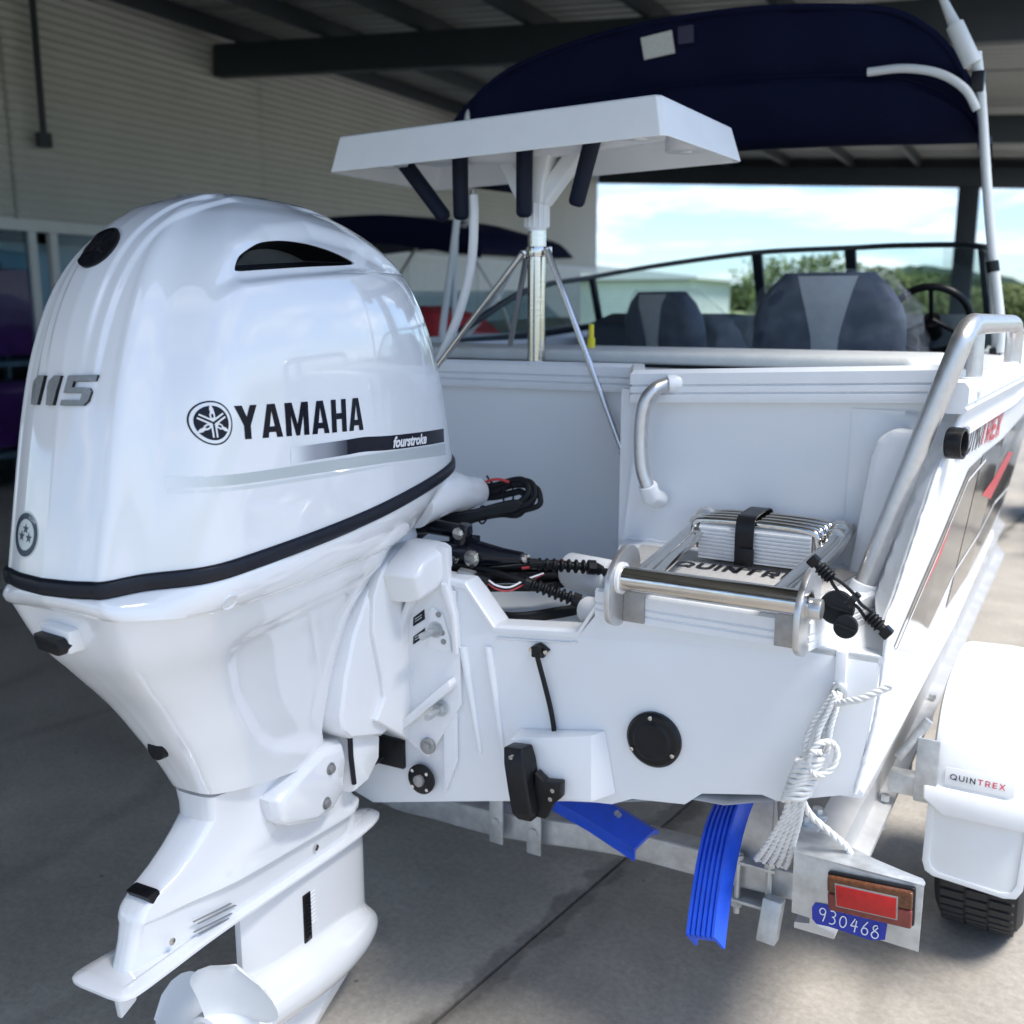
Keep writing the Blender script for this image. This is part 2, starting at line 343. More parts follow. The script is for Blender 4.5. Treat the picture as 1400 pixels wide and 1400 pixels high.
# ------------------------------------------------------------------ lettering: 2-D polygons
def stroke(pts, w):
    """ribbon quads along a polyline"""
    out = []
    for i in range(len(pts) - 1):
        (x0, y0), (x1, y1) = pts[i], pts[i + 1]; d = math.hypot(x1 - x0, y1 - y0) or 1
        tx, ty = (x1 - x0) / d * w * .5, (y1 - y0) / d * w * .5; nx, ny = -ty, tx
        e0 = .35 if i else 0; e1 = .35 if i < len(pts) - 2 else 0
        a = (x0 - tx * e0, y0 - ty * e0); b = (x1 + tx * e1, y1 + ty * e1)
        out.append([(a[0] + nx, a[1] + ny), (a[0] - nx, a[1] - ny), (b[0] - nx, b[1] - ny), (b[0] + nx, b[1] + ny)])
    return out
def arc(cx, cy, rx, ry, a0, a1, n=14): return [(cx + rx * cos(R(a0 + (a1 - a0) * i / n)), cy + ry * sin(R(a0 + (a1 - a0) * i / n))) for i in range(n + 1)]
BOLD = {   # heavy condensed capitals, unit height
 'Y': (.62, [[(0, 1), (.2, 1), (.31, .66), (.31, .4), (.215, .4)], [(.31, .66), (.42, 1), (.62, 1), (.405, .4), (.31, .4)], [(.215, 0), (.405, 0), (.405, .4), (.215, .4)]]),
 'A': (.64, [[(0, 0), (.19, 0), (.32, .8), (.32, 1), (.2, 1)], [(.64, 0), (.44, 1), (.32, 1), (.32, .8), (.45, 0)], [(.2, .16), (.44, .16), (.41, .33), (.23, .33)]]),
 'M': (.78, [[(0, 0), (.18, 0), (.18, 1), (0, 1)], [(.6, 0), (.78, 0), (.78, 1), (.6, 1)], [(.18, 1), (.18, .62), (.33, 0), (.39, 0), (.39, .34), (.23, 1)], [(.6, 1), (.55, 1), (.39, .34), (.39, 0), (.45, 0), (.6, .62)]]),
 'H': (.6, [[(0, 0), (.19, 0), (.19, 1), (0, 1)], [(.41, 0), (.6, 0), (.6, 1), (.41, 1)], [(.19, .4), (.41, .4), (.41, .58), (.19, .58)]]),
 '1': (.46, [[(.14, 0), (.46, 0), (.46, 1), (.18, 1), (0, .8), (0, .62), (.14, .7)]]),
 '5': (.95, [[(.0, 1), (.0, .42), (.26, .52), (.26, .8)], [(.0, 1), (.26, .8), (.95, .8), (.95, 1)], [(.0, .42), (.0, .6), (.62, .6), (.62, .42)],
             [(.62, .6), (.86, .58), (.95, .46), (.95, .14), (.68, .18), (.68, .42), (.62, .42)], [(.95, .14), (.84, .0), (0, 0), (0, .18), (.68, .18)]]),
}
def thin(w=.17):
    g = {}
    g['Q'] = (1.05, stroke(arc(.5, .5, .42, .42, 0, 360, 28), w) + stroke([(.62, .3), (.98, -.02)], w))
    g['U'] = (.86, stroke([(.1, 1), (.1, .38)] + arc(.42, .38, .32, .31, 180, 360, 12) + [(.74, 1)], w))
    g['I'] = (.3, stroke([(.1, 1), (.1, 0)], w))
    g['N'] = (.9, stroke([(.1, 0), (.1, 1)], w) + stroke([(.08, .95), (.74, .05)], w) + stroke([(.72, 0), (.72, 1)], w))
    g['T'] = (.84, stroke([(0, .915), (.76, .915)], w) + stroke([(.38, .83), (.38, 0)], w))
    g['R'] = (.84, stroke([(.1, 0), (.1, 1)], w) + stroke([(.1, .915), (.42, .915)] + arc(.42, .66, .25, .255, 90, -90, 10) + [(.1, .405)], w) + stroke([(.4, .42), (.68, 0)], w))
    g['E'] = (.76, stroke([(.1, 0), (.1, 1)], w) + stroke([(.1, .915), (.64, .915)], w) + stroke([(.1, .5), (.58, .5)], w) + stroke([(.1, .085), (.64, .085)], w))
    g['X'] = (.82, stroke([(.04, 0), (.72, 1)], w) + stroke([(.04, 1), (.72, 0)], w))
    return g
HAND = {
 '9': (.62, stroke(arc(.28, .72, .22, .24, 20, 340, 12) + [(.5, .8), (.48, .4), (.4, 0)], .085)),
 '3': (.6, stroke([(.05, .95)] + arc(.22, .76, .24, .22, 80, -80, 8) + arc(.22, .28, .27, .27, 85, -120, 9), .085)),
 '0': (.66, stroke(arc(.3, .45, .24, .42, 100, 470, 16), .085)),
 '4': (.62, stroke([(.3, .95), (.06, .36), (.55, .42)], .085) + stroke([(.42, .85), (.38, -.05)], .085)),
 '6': (.6, stroke([(.42, 1), (.18, .6)] + arc(.3, .26, .22, .26, 160, 500, 14), .085)),
 '8': (.6, stroke(arc(.28, .72, .19, .22, 60, 270, 8) + arc(.28, .25, .24, .25, 90, -240, 14) + [(.42, .86)], .085)),
}
def word(txt, font, h, gap=.1, shear=0, sx=1):
    out = []; x = 0
    for ch in txt:
        if ch == ' ': x += .4; continue
        w, polys = font[ch]
        out += [[((px + x + shear * py) * h * sx, py * h) for px, py in p] for p in polys]; x += w + gap
    return out, (x - gap) * h * sx
def place(polys, ox, oy, rot=0):
    c, s = cos(R(rot)), sin(R(rot)); return [[(ox + x * c - y * s, oy + x * s + y * c) for x, y in p] for p in polys]
def bfont(txt, h, shear=0., bold=.0):
    cu = bpy.data.curves.new('txt', 'FONT'); cu.body = txt; cu.size = h; cu.shear = shear; cu.offset = bold; cu.resolution_u = 3
    o = bpy.data.objects.new('txt', cu); COL.objects.link(o); bpy.context.view_layer.update()
    me = bpy.data.meshes.new_from_object(o.evaluated_get(bpy.context.evaluated_depsgraph_get()))
    ps = [[tuple(me.vertices[i].co[:2]) for i in p.vertices] for p in me.polygons]
    bpy.data.objects.remove(o); bpy.data.curves.remove(cu); bpy.data.meshes.remove(me); return ps
def decal(name, polys, m, parent, bvh, axis, sign, off=.0006, thick=0, maxlen=.02, step=.00006, side_m=None):
    """lay 2-D polygons on a surface: axis 'x' maps (u,v)->(y,z), 'y' maps (u,v)->(x,z)"""
    bm = bmesh.new()
    for k, p in enumerate(polys):
        vs = [bm.verts.new((x, y, k)) for x, y in p]
        try: bm.faces.new(vs)
        except ValueError: pass
    bmesh.ops.triangulate(bm, faces=bm.faces)
    for _ in range(8):
        es = [e for e in bm.edges if e.calc_length() > maxlen]
        if not es: break
        bmesh.ops.subdivide_edges(bm, edges=es, cuts=1); bmesh.ops.triangulate(bm, faces=[f for f in bm.faces if len(f.verts) > 3])
    vs = []; keep = []
    bm.verts.index_update()
    for v in bm.verts:
        u, w, k = v.co
        if axis == 'x': o = Vector((sign * 3, u, w)); d = Vector((-sign, 0, 0))
        else: o = Vector((u, sign * 3, w)); d = Vector((0, -sign, 0))
        h = bvh.ray_cast(o, d)
        if h[0] is None: vs.append(None); continue
        n = h[1] if h[1].dot(d) < 0 else -h[1]
        vs.append((h[0] + n * (off + k * step), n))
    fs = [tuple(v.index for v in f.verts) for f in bm.faces if all(vs[v.index] for v in f.verts)]
    bm.free()
    idx = {}; out = []
    for f in fs:
        for i in f:
            if i not in idx: idx[i] = len(out); out.append(vs[i])
    mb = MB()
    V0 = [p for p, n in out]; F0 = [tuple(idx[i] for i in f) for f in fs]
    if thick:
        n = len(out); edges = {}
        for f in F0:
            for a, b in ((f[0], f[1]), (f[1], f[2]), (f[2], f[0])): edges[(a, b)] = edges.get((b, a), 0) or 1
        bd = [(a, b) for (a, b) in edges if (b, a) not in edges]
        mb.add([p + q * thick for p, q in out], F0)
        o = mb.build(name, m, parent, weld=False, smooth=40)
        sb = MB(); sb.add([p for p, q in out] + [p + q * thick for p, q in out], [(a, b, b + n, a + n) for a, b in bd])
        return o, sb
    mb.add(V0, F0)
    o = mb.build(name, m, parent, weld=False, smooth=180)
    return o
def flat(name, polys, m, parent, org, ux, uy, off=.0006, frame='b'):
    """lay 2-D polygons on a plane"""
    org, ux, uy = Vector(org), Vector(ux).normalized(), Vector(uy).normalized(); n = ux.cross(uy).normalized(); mb = MB()
    for k, p in enumerate(polys): mb.add([org + ux * x + uy * y + n * (off + k * .00005) for x, y in p], [tuple(range(len(p)))])
    return mb.build(name, m, parent, weld=False)
exec_parts = []

# ------------------------------------------------------------------ large structure: floor, wall, roof, columns, land outside
gr = MB(); gr.box(-400, 400, -60, 700, -.3, -.035)
solo(gr.build('ground', M['grass']), 'grassy open land beyond the carport', None, kind='structure')
fl = thing('concrete_floor', 'broom-finished grey concrete slab floor with one dark joint line', None, (.213, -.096, 0), kind='structure')
ang = math.atan2(.205, 1.32); fl.rotation_euler = (0, 0, -ang)
def slab(x0, x1, y0, y1):
    b = MB(); b.box(x0, x1, y0, y1, -.03, 0)
    o = b.build('slab', M['concrete'], None, bevel=.006); o.parent = fl
    return o
sb_ = MB(); sb_.box(-14, 16, -22, 30, -.034, -.018); o = sb_.build('joint_base', mat('joint_filler', (.03, .03, .03), .9)); o.parent = fl
for i, (a, b) in enumerate(((-13.8, -9.1), (-9.09, -4.555), (-4.545, -.0045), (.0045, 4.995), (5.005, 10), (10.01, 15.8))):
    slab(a, b, -21.8, -9.005) if i else None
    slab(a, b, -8.995, 29.5)
wl = thing('showroom_wall', 'long corrugated steel wall above glazed shopfront on the left', 'wall', (-7, 10, 0))
def cladding(y0, y1, z0, z1, pitch=.076, amp=.012):
    k = 6; n = int((z1 - z0) / pitch * k); prof = [(amp * cos(2 * pi * i / k), z0 + (z1 - z0) * i / n) for i in range(n + 1)]
    b = MB(); b.loft([[(-7 + a + (.004 if int(y0 * 10) % 2 else 0), y, z) for a, z in prof] for y in (y0, y1 + .03)], False, False, closed=False); return b
yy = -9.
while yy < 18.3:
    y1 = min(yy + 3.4, 18.3); cladding(yy, y1 - .001, 2.44, 4.66).build('cladding_sheet', M['wall'], wl, smooth=80); yy = y1
b = MB(); b.box(-7.06, -6.97, -9, 18.32, 2.33, 2.44); b.build('head_trim', M['trim'], wl, bevel=.006)
b = MB(); b.box(-7.2, -7.02, -9, 18.3, 2.44, 4.66); b.build('wall_backing', M['roofsteel'], wl)
for y in (4.72, 4.95, 6.9, 9.0, 11.1, 13.2, 15.3, 17.4, 2.5, .4):
    b = MB(); b.box(-7.05, -6.98, y, y + .075, 0, 2.33); b.build('mullion', M['trim'], wl, bevel=.004)
for y0, y1 in ((.48, 2.5), (2.58, 4.72), (5.03, 6.9)):
    b = MB(); b.box(-7.025, -7.015, y0, y1, .05, 2.33); b.build('glass_pane', M['shopglass'], wl)
b = MB(); b.box(-7.05, -6.99, 6.98, 17.5, .0, 2.33); b.build('lower_panel', M['trim'], wl)
b = MB(); b.box(-11.0, -10.95, -3, 10, 0, 2.6).box(-11, -7.1, -3, -2.95, 0, 2.6).box(-11, -7.1, 9.95, 10, 0, 2.6).box(-11, -7.1, -3, 10, 2.6, 2.66); b.build('shop_interior', M['darkhull'], wl)
b = MB(); b.box(-8.2, -8.1, 5.2, 7.6, 1.35, 2.3); b.build('sky_reflection_panel', mat('sky_reflection_blue', (.45, .66, .8), .3), wl)  # pale blue board standing in for the sky mirrored in the shop glass
b = MB(); b.cyl((-6.9, 4.9, 4.5), (-6.9, 4.9, 3.2), .03); b.cyl((-6.9, 4.9, 3.2), (-6.9, 4.9, 3.08), .07)
b.build('drop_conduit', M['roofsteel'], wl)
for nm, y, z0, z1, lab in (('display_box', 4.2, 1.2, 2.0, 'purple carton on the upper shelf behind the shop glass'), ('display_box', 4.25, .35, .95, 'purple carton on the lower shelf behind the shop glass')):
    b = MB(); b.box(-7.9, -7.3, y - .5, y + .75, z0, z1); b.box(-7.298, -7.29, y - .3, y + .1, z0 + .2, z0 + .5)
    solo(b.build(nm, M['purple'], None, bevel=.01), lab, 'box', 'purple cartons in the shop')
st = thing('display_shelf', 'dark display shelf carrying purple cartons behind the shop glass', 'shelf', (-7.6, 4.35, 0))
for z in (.3, 1.15):
    b = MB(); b.box(-7.95, -7.25, 3.6, 5.1, z - .05, z); b.build('shelf_board', M['mid'], st)
for y in (3.6, 5.06):
    b = MB(); b.box(-7.95, -7.9, y, y + .04, 0, 2.1); b.build('upright', M['mid'], st)
# roof
RZ = lambda x: 4.46 - .062 * (x + 7)
rf = thing('carport_roof', 'dark steel carport roof of ribbed sheeting on purlins and rafters', 'roof', (-2, 8, 4))
def roofsheet(y0, y1, x0, x1, pitch=.2, amp=.016):
    b = MB(); prof = []; y = y0
    while y < y1 - 1e-6:
        for dy, h in ((0, 0), (.05, 0), (.07, 1), (.17, 1)): prof.append((y + dy * pitch / .19, h * amp))
        y += pitch
    prof.append((y1 + .06, 0)); prof = [(p, h) for p, h in prof]
    b.loft([[(x, y, RZ(x) + .17 + h) for y, h in prof] for x in (x0, x1)], False, False, closed=False); return b
RX1, RXN, RXB = 2.3, 2.08, .0  # unseen near and rear edges, shaped for the shade they cast
yy = -8.8
while yy < 18.4:
    roofsheet(yy, yy + 2.2, -7.1, RX1 if yy > 6 else (RXN if yy > -2.3 else RXB)).build('roof_sheet', M['sheet'], rf, smooth=20); yy += 2.2
x = -6.6
while x < RX1:
    b = MB(); z = RZ(x); b.box(x - .03, x + .03, -8.8 if x < RXB else (-2.2 if x < RXN else 6.6), 18.45, z, z + .165); b.build('purlin', M['roofsteel'], rf, bevel=.004); x += 1.15
for y in (-4.6, 1.2, 7.3, 12.8, 18.3):
    b = MB(); xe = RX1 if y > 6 else (RXN if y > -2 else RXB); b.beam((-6.95, y, RZ(-6.95) - .17), (xe, y, RZ(xe) - .17), .16, .33); b.build('rafter', M['roofsteel'], rf, bevel=.006)
for x, y in ((0, 18.3), (2.1, 7.3)):
    b = MB(); b.box(x - .17, x + .17, y - .12, y + .12, 0, RZ(x) - .34); b.build('column', M['roofsteel'], rf, bevel=.008)
b = MB(); b.beam((-7.0, 18.48, RZ(-7) + .07), (RX1, 18.48, RZ(RX1) + .07), .06, .30); b.build('fascia', M['roofsteel'], rf)
# land, shed, trees, hill
hl = MB()
ridge = [(-260, 0), (-170, 7), (-110, 13), (-80, 20), (-55, 15), (-42, 21), (-30, 30), (-12, 24), (10, 14), (60, 18), (120, 9), (220, 0)]
pr = crom([(a, h) for a, h in ((p[0], p[1]) for p in ridge)] if False else [(p[0], p[1], 0) for p in ridge], 90)
hl.loft([[(p.x * 1.5, 430 + 60 * q * q, -1 + (p.y * .62 + random.uniform(-.5, .5)) * f) for p in pr] for q, f in ((-1, .02), (-.6, .5), (-.25, .85), (0, 1), (.4, .7), (1, .05))], False, False, closed=False)
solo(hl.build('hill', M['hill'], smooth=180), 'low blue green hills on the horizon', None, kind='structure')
sd = thing('neighbour_shed', 'pale green corrugated shed seen through the windscreen', 'shed', (-18, 52, 0))
b = MB(); k = 0; prof = []
yv = 0
while yv < 3.0: prof += [(.0, yv), (.04, yv + .1)]; yv += .2
b.loft([[(x, 48 + a, z) for a, z in prof] for x in (-26, -14.2)], False, False, closed=False); b.build('shed_wall', M['shed'], sd, smooth=20)
b = MB(); b.prism([(-26.4, 3.0), (-13.8, 3.0), (-13.8, 3.15), (-20.5, 3.9), (-26.4, 3.2)], 'y', 47.6, 56); b.build('shed_roof', M['trim'], sd)
b = MB(); b.box(-25.9, -14.3, 48.2, 55.5, 0, 3.0); b.build('shed_core', M['shed'], sd)
def tree(x, y, h, w, m, label, seed, nl=2600):
    rd = random.Random(seed); t = thing('tree', label, 'tree', (x, y, 0), group='trees beyond the carport')
    b = MB(); b.tube([(x, y, -.1), (x + .05 * h * rd.uniform(-1, 1), y, h * .35), (x + .06 * h * rd.uniform(-1, 1), y, h * .75)], [.05 * h * .6, .035 * h * .6, .012 * h], 8)
    for i in range(5):
        a = rd.uniform(0, 6.28); z = h * rd.uniform(.25, .5)
        b.tube([(x, y, z), (x + cos(a) * w * .3, y + sin(a) * w * .3, z + h * .18), (x + cos(a) * w * .5, y + sin(a) * w * .45, z + h * .28)], [.02 * h, .012 * h, .005 * h], 6)
    b.build('trunk', M['bark'], t)
    cl = [(rd.gauss(0, .33) * w, rd.gauss(0, .33) * w, h * rd.uniform(.34, .95)) for i in range(16)]
    b = MB()
    for i in range(nl):
        c = rd.choice(cl); r = w * .2; s = .042 * w * rd.uniform(.6, 1.5)
        k = 1 - max(0, (c[2] / h - .6)) * 1.1
        p = Vector((x + c[0] * k + rd.gauss(0, r), y + c[1] * k + rd.gauss(0, r), c[2] + rd.gauss(0, r * .7)))
        if p.z > h or p.z < .15 * h: continue
        u = Vector((rd.gauss(0, 1), rd.gauss(0, 1), rd.gauss(0, 1))).normalized(); v = u.orthogonal().normalized()
        b.add([p - u * s, p + v * s * .6, p + u * s, p - v * s * .6], [(0, 1, 2, 3)])
    b.build('crown', m, t, weld=False)
TR = [(-12.5, 60, 4.6, 3.6, 0, 'bushy tree beside the pale green shed'), (-9.3, 62, 4.0, 3.4, 1, 'olive tree right of the shed, behind the left seat'),
      (-6.5, 66, 3.6, 3.2, 0, 'dark tree seen between the two boat seats'), (-2.2, 68, 2.8, 3.2, 1, 'low tree under the hill behind the steering wheel'),
      (.2, 64, 2.9, 3.0, 0, 'low tree right of the steering wheel'), (3.2, 60, 4.6, 3.6, 1, 'olive tree just right of the bimini poles'), (5.6, 52, 4.4, 4.0, 0, 'rightmost bushy tree at the photo edge'),
      (-4.2, 72, 3.0, 3.6, 0, 'low distant tree under the middle of the windscreen')]
for i, (x, y, h, w, c, lab) in enumerate(TR): tree(x, y, h, w, (M['leaf'], M['leafy'])[c], lab, 11 + i)

# ------------------------------------------------------------------ outboard motor
eng = thing('outboard_motor', 'large white outboard motor on the boat transom, blue-black seal round its cowl', 'outboard motor', (0, -.4, 0))
HW = [.239, .243, .242, .237, .221, .184, .125, .074]
HA = [-.865, -.838, -.81, -.778, -.733, -.673, -.593, -.507]
HF = [.239, .204, .164, .115, .055, -.021, -.102, -.184]
HZ = [0, .12, .24, .34, .43, .50, .55, .578]
CX, RR = .112, .0254
TPL = [(0, -.885), (.5 * CX, -.885 + RR * .25), (.8 * CX, -.885 + RR * .6), (CX, -.885 + RR), (CX + .3 * (.21 - CX), -.835 + RR), (.21, -.74), (.232, -.635), (.245, -.46), (.24, -.29), (.21, -.08), (.17, .07), (.12, .15), (.06, .195), (0, .205)]
def fullring(half, n):
    h = [(p.x, p.y) for p in crom([(x, y, 0) for x, y in half], n)]
    return h + [(-x, y) for x, y in h[-2:0:-1]]
TP = [(x / .245, (y + .885) / 1.09) for x, y in fullring(TPL, 181)]
def hood_ring(w, a, b, z): return [Vector((x * w, a + t * (b - a), 1.2377 + .0728 * t * (1 - z / .578) + z + .0162 * z / .578)) for x, t in TP]
def seg_d(p, a, b):
    ax, ay = a; bx, by = b; dx, dy = bx - ax, by - ay; t = max(0, min(1, ((p[0] - ax) * dx + (p[1] - ay) * dy) / (dx * dx + dy * dy + 1e-12)))
    return math.hypot(p[0] - ax - t * dx, p[1] - ay - t * dy)
def inside(p, poly):
    c = False; n = len(poly)
    for i in range(n):
        (x0, y0), (x1, y1) = poly[i], poly[i - 1]
        if (y0 > p[1]) != (y1 > p[1]) and p[0] < (x1 - x0) * (p[1] - y0) / (y1 - y0) + x0: c = not c
    return c
def sstep(a, b, x):
    t = max(0, min(1, (x - a) / (b - a))); return t * t * (3 - 2 * t)
RECESS = [(-.672, 1.648), (-.60, 1.682), (-.495, 1.693), (-.35, 1.704), (-.2, 1.712), (-.06, 1.712), (-.04, 1.722), (-.09, 1.742), (-.15, 1.768), (-.222, 1.79), (-.352, 1.806), (-.484, 1.79), (-.586, 1.752), (-.648, 1.70)]
def hood_mesh():
    lv = []
    P4 = list(zip(HW, HA, HF, HZ))
    a = crom([(p[0], p[1], p[2]) for p in P4], 125); z = crom([(p[3], 0, 0) for p in P4], 125)
    rings = [hood_ring(q.x, q.y, q.z, zz.x) for q, zz in zip(a, z)]
    last = rings[-1]; cy = sum(p.y for p in last) / len(last)
    for k, dz in ((.75, .0035), (.5, .006), (.25, .0075), (.06, .008)):
        rings.append([Vector((p.x * k, cy + (p.y - cy) * (.35 + .65 * k), p.z + dz)) for p in last])
    n = len(rings[0]); m = len(rings); out = []
    for j in range(m):
        row = []
        for i in range(n):
            p = rings[j][i]
            du = rings[j][(i + 1) % n] - rings[j][i - 1]; dv = rings[min(j + 1, m - 1)][i] - rings[max(j - 1, 0)][i]
            nn = du.cross(dv); nn = nn.normalized() if nn.length > 1e-9 else Vector((0, 0, 1))
            d = 0
            ax_ = abs(p.x); f = sstep(1.47, 1.62, p.z) * (1 - sstep(-.30, -.12, p.y))
            if f > 0:
                d += .0055 * f * (1 - sstep(.060, .070, ax_)) + .0045 * f * (1 - sstep(.036, .044, ax_)) * sstep(1.5, 1.66, p.z)
            if ax_ > .05 and 1.63 < p.z < 1.82 and nn.z < .985:
                q = (p.y, p.z)
                if inside(q, RECESS):
                    dd = min(seg_d(q, RECESS[k], RECESS[k - 1]) for k in range(len(RECESS)))
                    dl = min(seg_d(q, RECESS[k], RECESS[k + 1]) for k in range(5))
                    d -= .014 * sstep(-.668, -.575, p.y) * sstep(0, .028 if dl > dd + .004 else .02, dd)
            row.append(p + nn * d)
        out.append(row)
    return out
HR = hood_mesh()
hb = MB(); hb.loft(HR, True, True)
HB = BVHTree.FromPolygons([tuple(v) for v in hb.v], [f for f in hb.f])
VENT = [(-.594, 1.711), (-.575, 1.731), (-.54, 1.7475), (-.507, 1.757), (-.45, 1.763), (-.388, 1.761), (-.32, 1.75), (-.27, 1.736), (-.262, 1.731), (-.29, 1.727), (-.423, 1.719), (-.532, 1.711), (-.585, 1.707)]
VENT = [(p.x, p.y) for p in crom([(y, z, 0) for y, z in VENT], 52, True)]
cowl = hb.build('cowling', M['engine'], eng, smooth=38)
cut = MB()
for s in (1, -1): cut.prism(VENT, 'x', s * .115, s * .4)
co_ = cut.build('cutter', M['engine'], eng)
bo = cowl.modifiers.new('b', 'BOOLEAN'); bo.object = co_; bo.operation = 'DIFFERENCE'; bo.solver = 'EXACT'
bpy.context.view_layer.update()
me2 = bpy.data.meshes.new_from_object(cowl.evaluated_get(bpy.context.evaluated_depsgraph_get()))
cowl.modifiers.clear(); cowl.data = me2; bpy.data.objects.remove(co_)
me2.polygons.foreach_set('use_smooth', [True] * len(me2.polygons)); me2.set_sharp_from_angle(angle=R(38))
for s in (1, -1):
    b = MB(); o = inset(VENT, .985); i2 = inset(VENT, .9)
    def sx(p):
        h = HB.ray_cast(Vector((s * 3, p[0], p[1])), Vector((-s, 0, 0))); return h[0].x - s * .004
    b.loft([[(sx(p), p[0], p[1]) for p in o], [(s * .145, p[0], p[1] ) for p in i2], [(s * .118, p[0], p[1]) for p in inset(VENT, .55)]], False, True)
    b.build('air_intake', M['black'], cowl, smooth=50)
# badges and lettering on the cowl
def fork_logo(r):
    pol = []; 
    ring = lambda r0, r1, n=48: [[(r0 * cos(2 * pi * i / n), r0 * sin(2 * pi * i / n)), (r1 * cos(2 * pi * i / n), r1 * sin(2 * pi * i / n)), (r1 * cos(2 * pi * (i + 1) / n), r1 * sin(2 * pi * (i + 1) / n)), (r0 * cos(2 * pi * (i + 1) / n), r0 * sin(2 * pi * (i + 1) / n))] for i in range(n)]
    dark = ring(.93 * r, r) + ring(.0001, .78 * r)
    lt = []
    for a in (90, 210, 330):
        t = place([[(0.02, -.05), (.9, 0), (.62, .09), (.48, .05), (.42, .12), (.2, .12)], [(.02, .05), (.2, -.12), (.42, -.12), (.48, -.05), (.62, -.09), (.9, 0)]], 0, 0, a)
        lt += [[(x * r, y * r) for x, y in p] for p in t]
        t = place([[(-.05, .05), (-.05, .13), (-.66, .13), (-.66, .05)], [(-.05, -.05), (-.66, -.05), (-.66, -.13), (-.05, -.13)]], 0, 0, a)
        lt += [[(x * r, y * r) for x, y in p] for p in t]
    dots = []
    for a in (90, 210, 330): dots += [[(x * r, y * r) for x, y in p] for p in place([[(.24, -.045), (.38, -.045), (.42, 0), (.38, .045), (.24, .045)]], 0, 0, a)]
    dots += [[(x * .07 * r, y * .07 * r) for x, y in arc(0, 0, 1, 1, 0, 330, 11)]]
    return dark, lt, dots
dk, lt, dots = fork_logo(.0345)
LG = (-.6935, 1.4725)
fix = lambda ps, k: [[(LG[0] + .004 + x * .79, LG[1] + y) for x, y in p] for p in ps]
decal('emblem_disc', fix(dk, 0), M['ink'], cowl, HB, 'x', 1, .0005, step=0)
decal('emblem_forks', fix(lt, 0), M['white'], cowl, HB, 'x', 1, .0009, step=.00002)
decal('emblem_forks', fix(dots, 0), M['ink'], cowl, HB, 'x', 1, .0014, step=.00002)
pl, w = word('YAMAHA', BOLD, 1, gap=.105)
# the baseline runs slightly down towards the bow, the letters stand upright
pl = [[(-.657 + x / w * .312, 1.4435 - .05 * x / w * .312 + y * (.0535 + .006 * x / w)) for x, y in p] for p in pl]
decal('brand_lettering', pl, M['ink'], cowl, HB, 'x', 1, .0006, step=.00003)
def stripe(pts_t, pts_b, n=30):
    t = crom([(a, b, 0) for a, b in pts_t], n); q = crom([(a, b, 0) for a, b in pts_b], n)
    return [[(q[i].x, q[i].y), (q[i + 1].x, q[i + 1].y), (t[i + 1].x, t[i + 1].y), (t[i].x, t[i].y)] for i in range(n - 1)]
decal('stripe', stripe([(-.40, 1.4155), (-.34, 1.414), (-.235, 1.405), (.05, 1.386)], [(-.40, 1.388), (-.34, 1.3865), (-.235, 1.377), (.05, 1.356)]), M['ink'], cowl, HB, 'x', 1, .0005, step=0)
decal('stripe', stripe([(-.546, 1.4185), (-.47, 1.417), (-.398, 1.4155)], [(-.546, 1.391), (-.47, 1.39), (-.398, 1.388)], 12), M['holo'], cowl, HB, 'x', 1, .0009, step=0)
decal('stripe', stripe([(-.749, 1.392), (-.625, 1.388), (-.45, 1.3845), (-.235, 1.374), (.056, 1.352)], [(-.749, 1.375), (-.625, 1.371), (-.45, 1.365), (-.235, 1.353), (.056, 1.327)]), M['greyfade'], cowl, HB, 'x', 1, .0005, step=0)
decal('stripe', stripe([(-.749, 1.371), (-.625, 1.367), (-.45, 1.361), (-.235, 1.349)], [(-.749, 1.367), (-.625, 1.362), (-.45, 1.356), (-.235, 1.347)]), M['greyfade2'], cowl, HB, 'x', 1, .0005, step=0)
fs = bfont('fourstroke', .0285, .28, .0012)
fs = [[(x * 1.32, y) for x, y in p] for p in fs]
decal('script_lettering', [[(-.236 + x, 1.3815 - .072 * x + y * 1.0) for x, y in p] for p in fs], M['white'], cowl, HB, 'x', 1, .0011, step=0)
pl, w = word('115', BOLD, 1, gap=.27, shear=.2)
pl = [[(-.071 + x / w * .130, 1.4985 + .004 * x / w + y * .045) for x, y in p] for p in pl]
nb, sidem = decal('power_badge', pl, M['gunmetal'], cowl, HB, 'y', -1, .0, thick=.006, step=0)
sidem.build('badge_edge', M['black'], cowl, weld=False)
dk2, lt2, dots2 = fork_logo(.03)
BG = (-.0105, 1.7415)
disc = [[(BG[0] + .036 * x, BG[1] + .031 * y) for x, y in arc(0, 0, 1, 1, 0, 350, 35)]]
ob, sidem = decal('emblem_badge', disc, M['gloss'], cowl, HB, 'y', -1, 0, thick=.004); sidem.build('badge_edge', M['black'], cowl, weld=False)
decal('emblem_forks', [[(BG[0] + x * 1.05, BG[1] + y * .88) for x, y in p] for p in lt2], mat('dark_chrome', (.10, .11, .13), .25, metal=.9), cowl, HB, 'y', -1, .0045, step=.00002)
rg = lambda r0, r1, n=40: [[(BG[0] + r0 * 1.08 * cos(2 * pi * i / n), BG[1] + r0 * .93 * sin(2 * pi * i / n)), (BG[0] + r1 * 1.08 * cos(2 * pi * i / n), BG[1] + r1 * .93 * sin(2 * pi * i / n)), (BG[0] + r1 * 1.08 * cos(2 * pi * (i + 1) / n), BG[1] + r1 * .93 * sin(2 * pi * (i + 1) / n)), (BG[0] + r0 * 1.08 * cos(2 * pi * (i + 1) / n), BG[1] + r0 * .93 * sin(2 * pi * (i + 1) / n))] for i in range(n)]
decal('badge_rim', rg(.0305, .0335), mat('badge_rim_grey', (.05, .055, .065), .25, metal=.8), cowl, HB, 'y', -1, .0048, step=0)
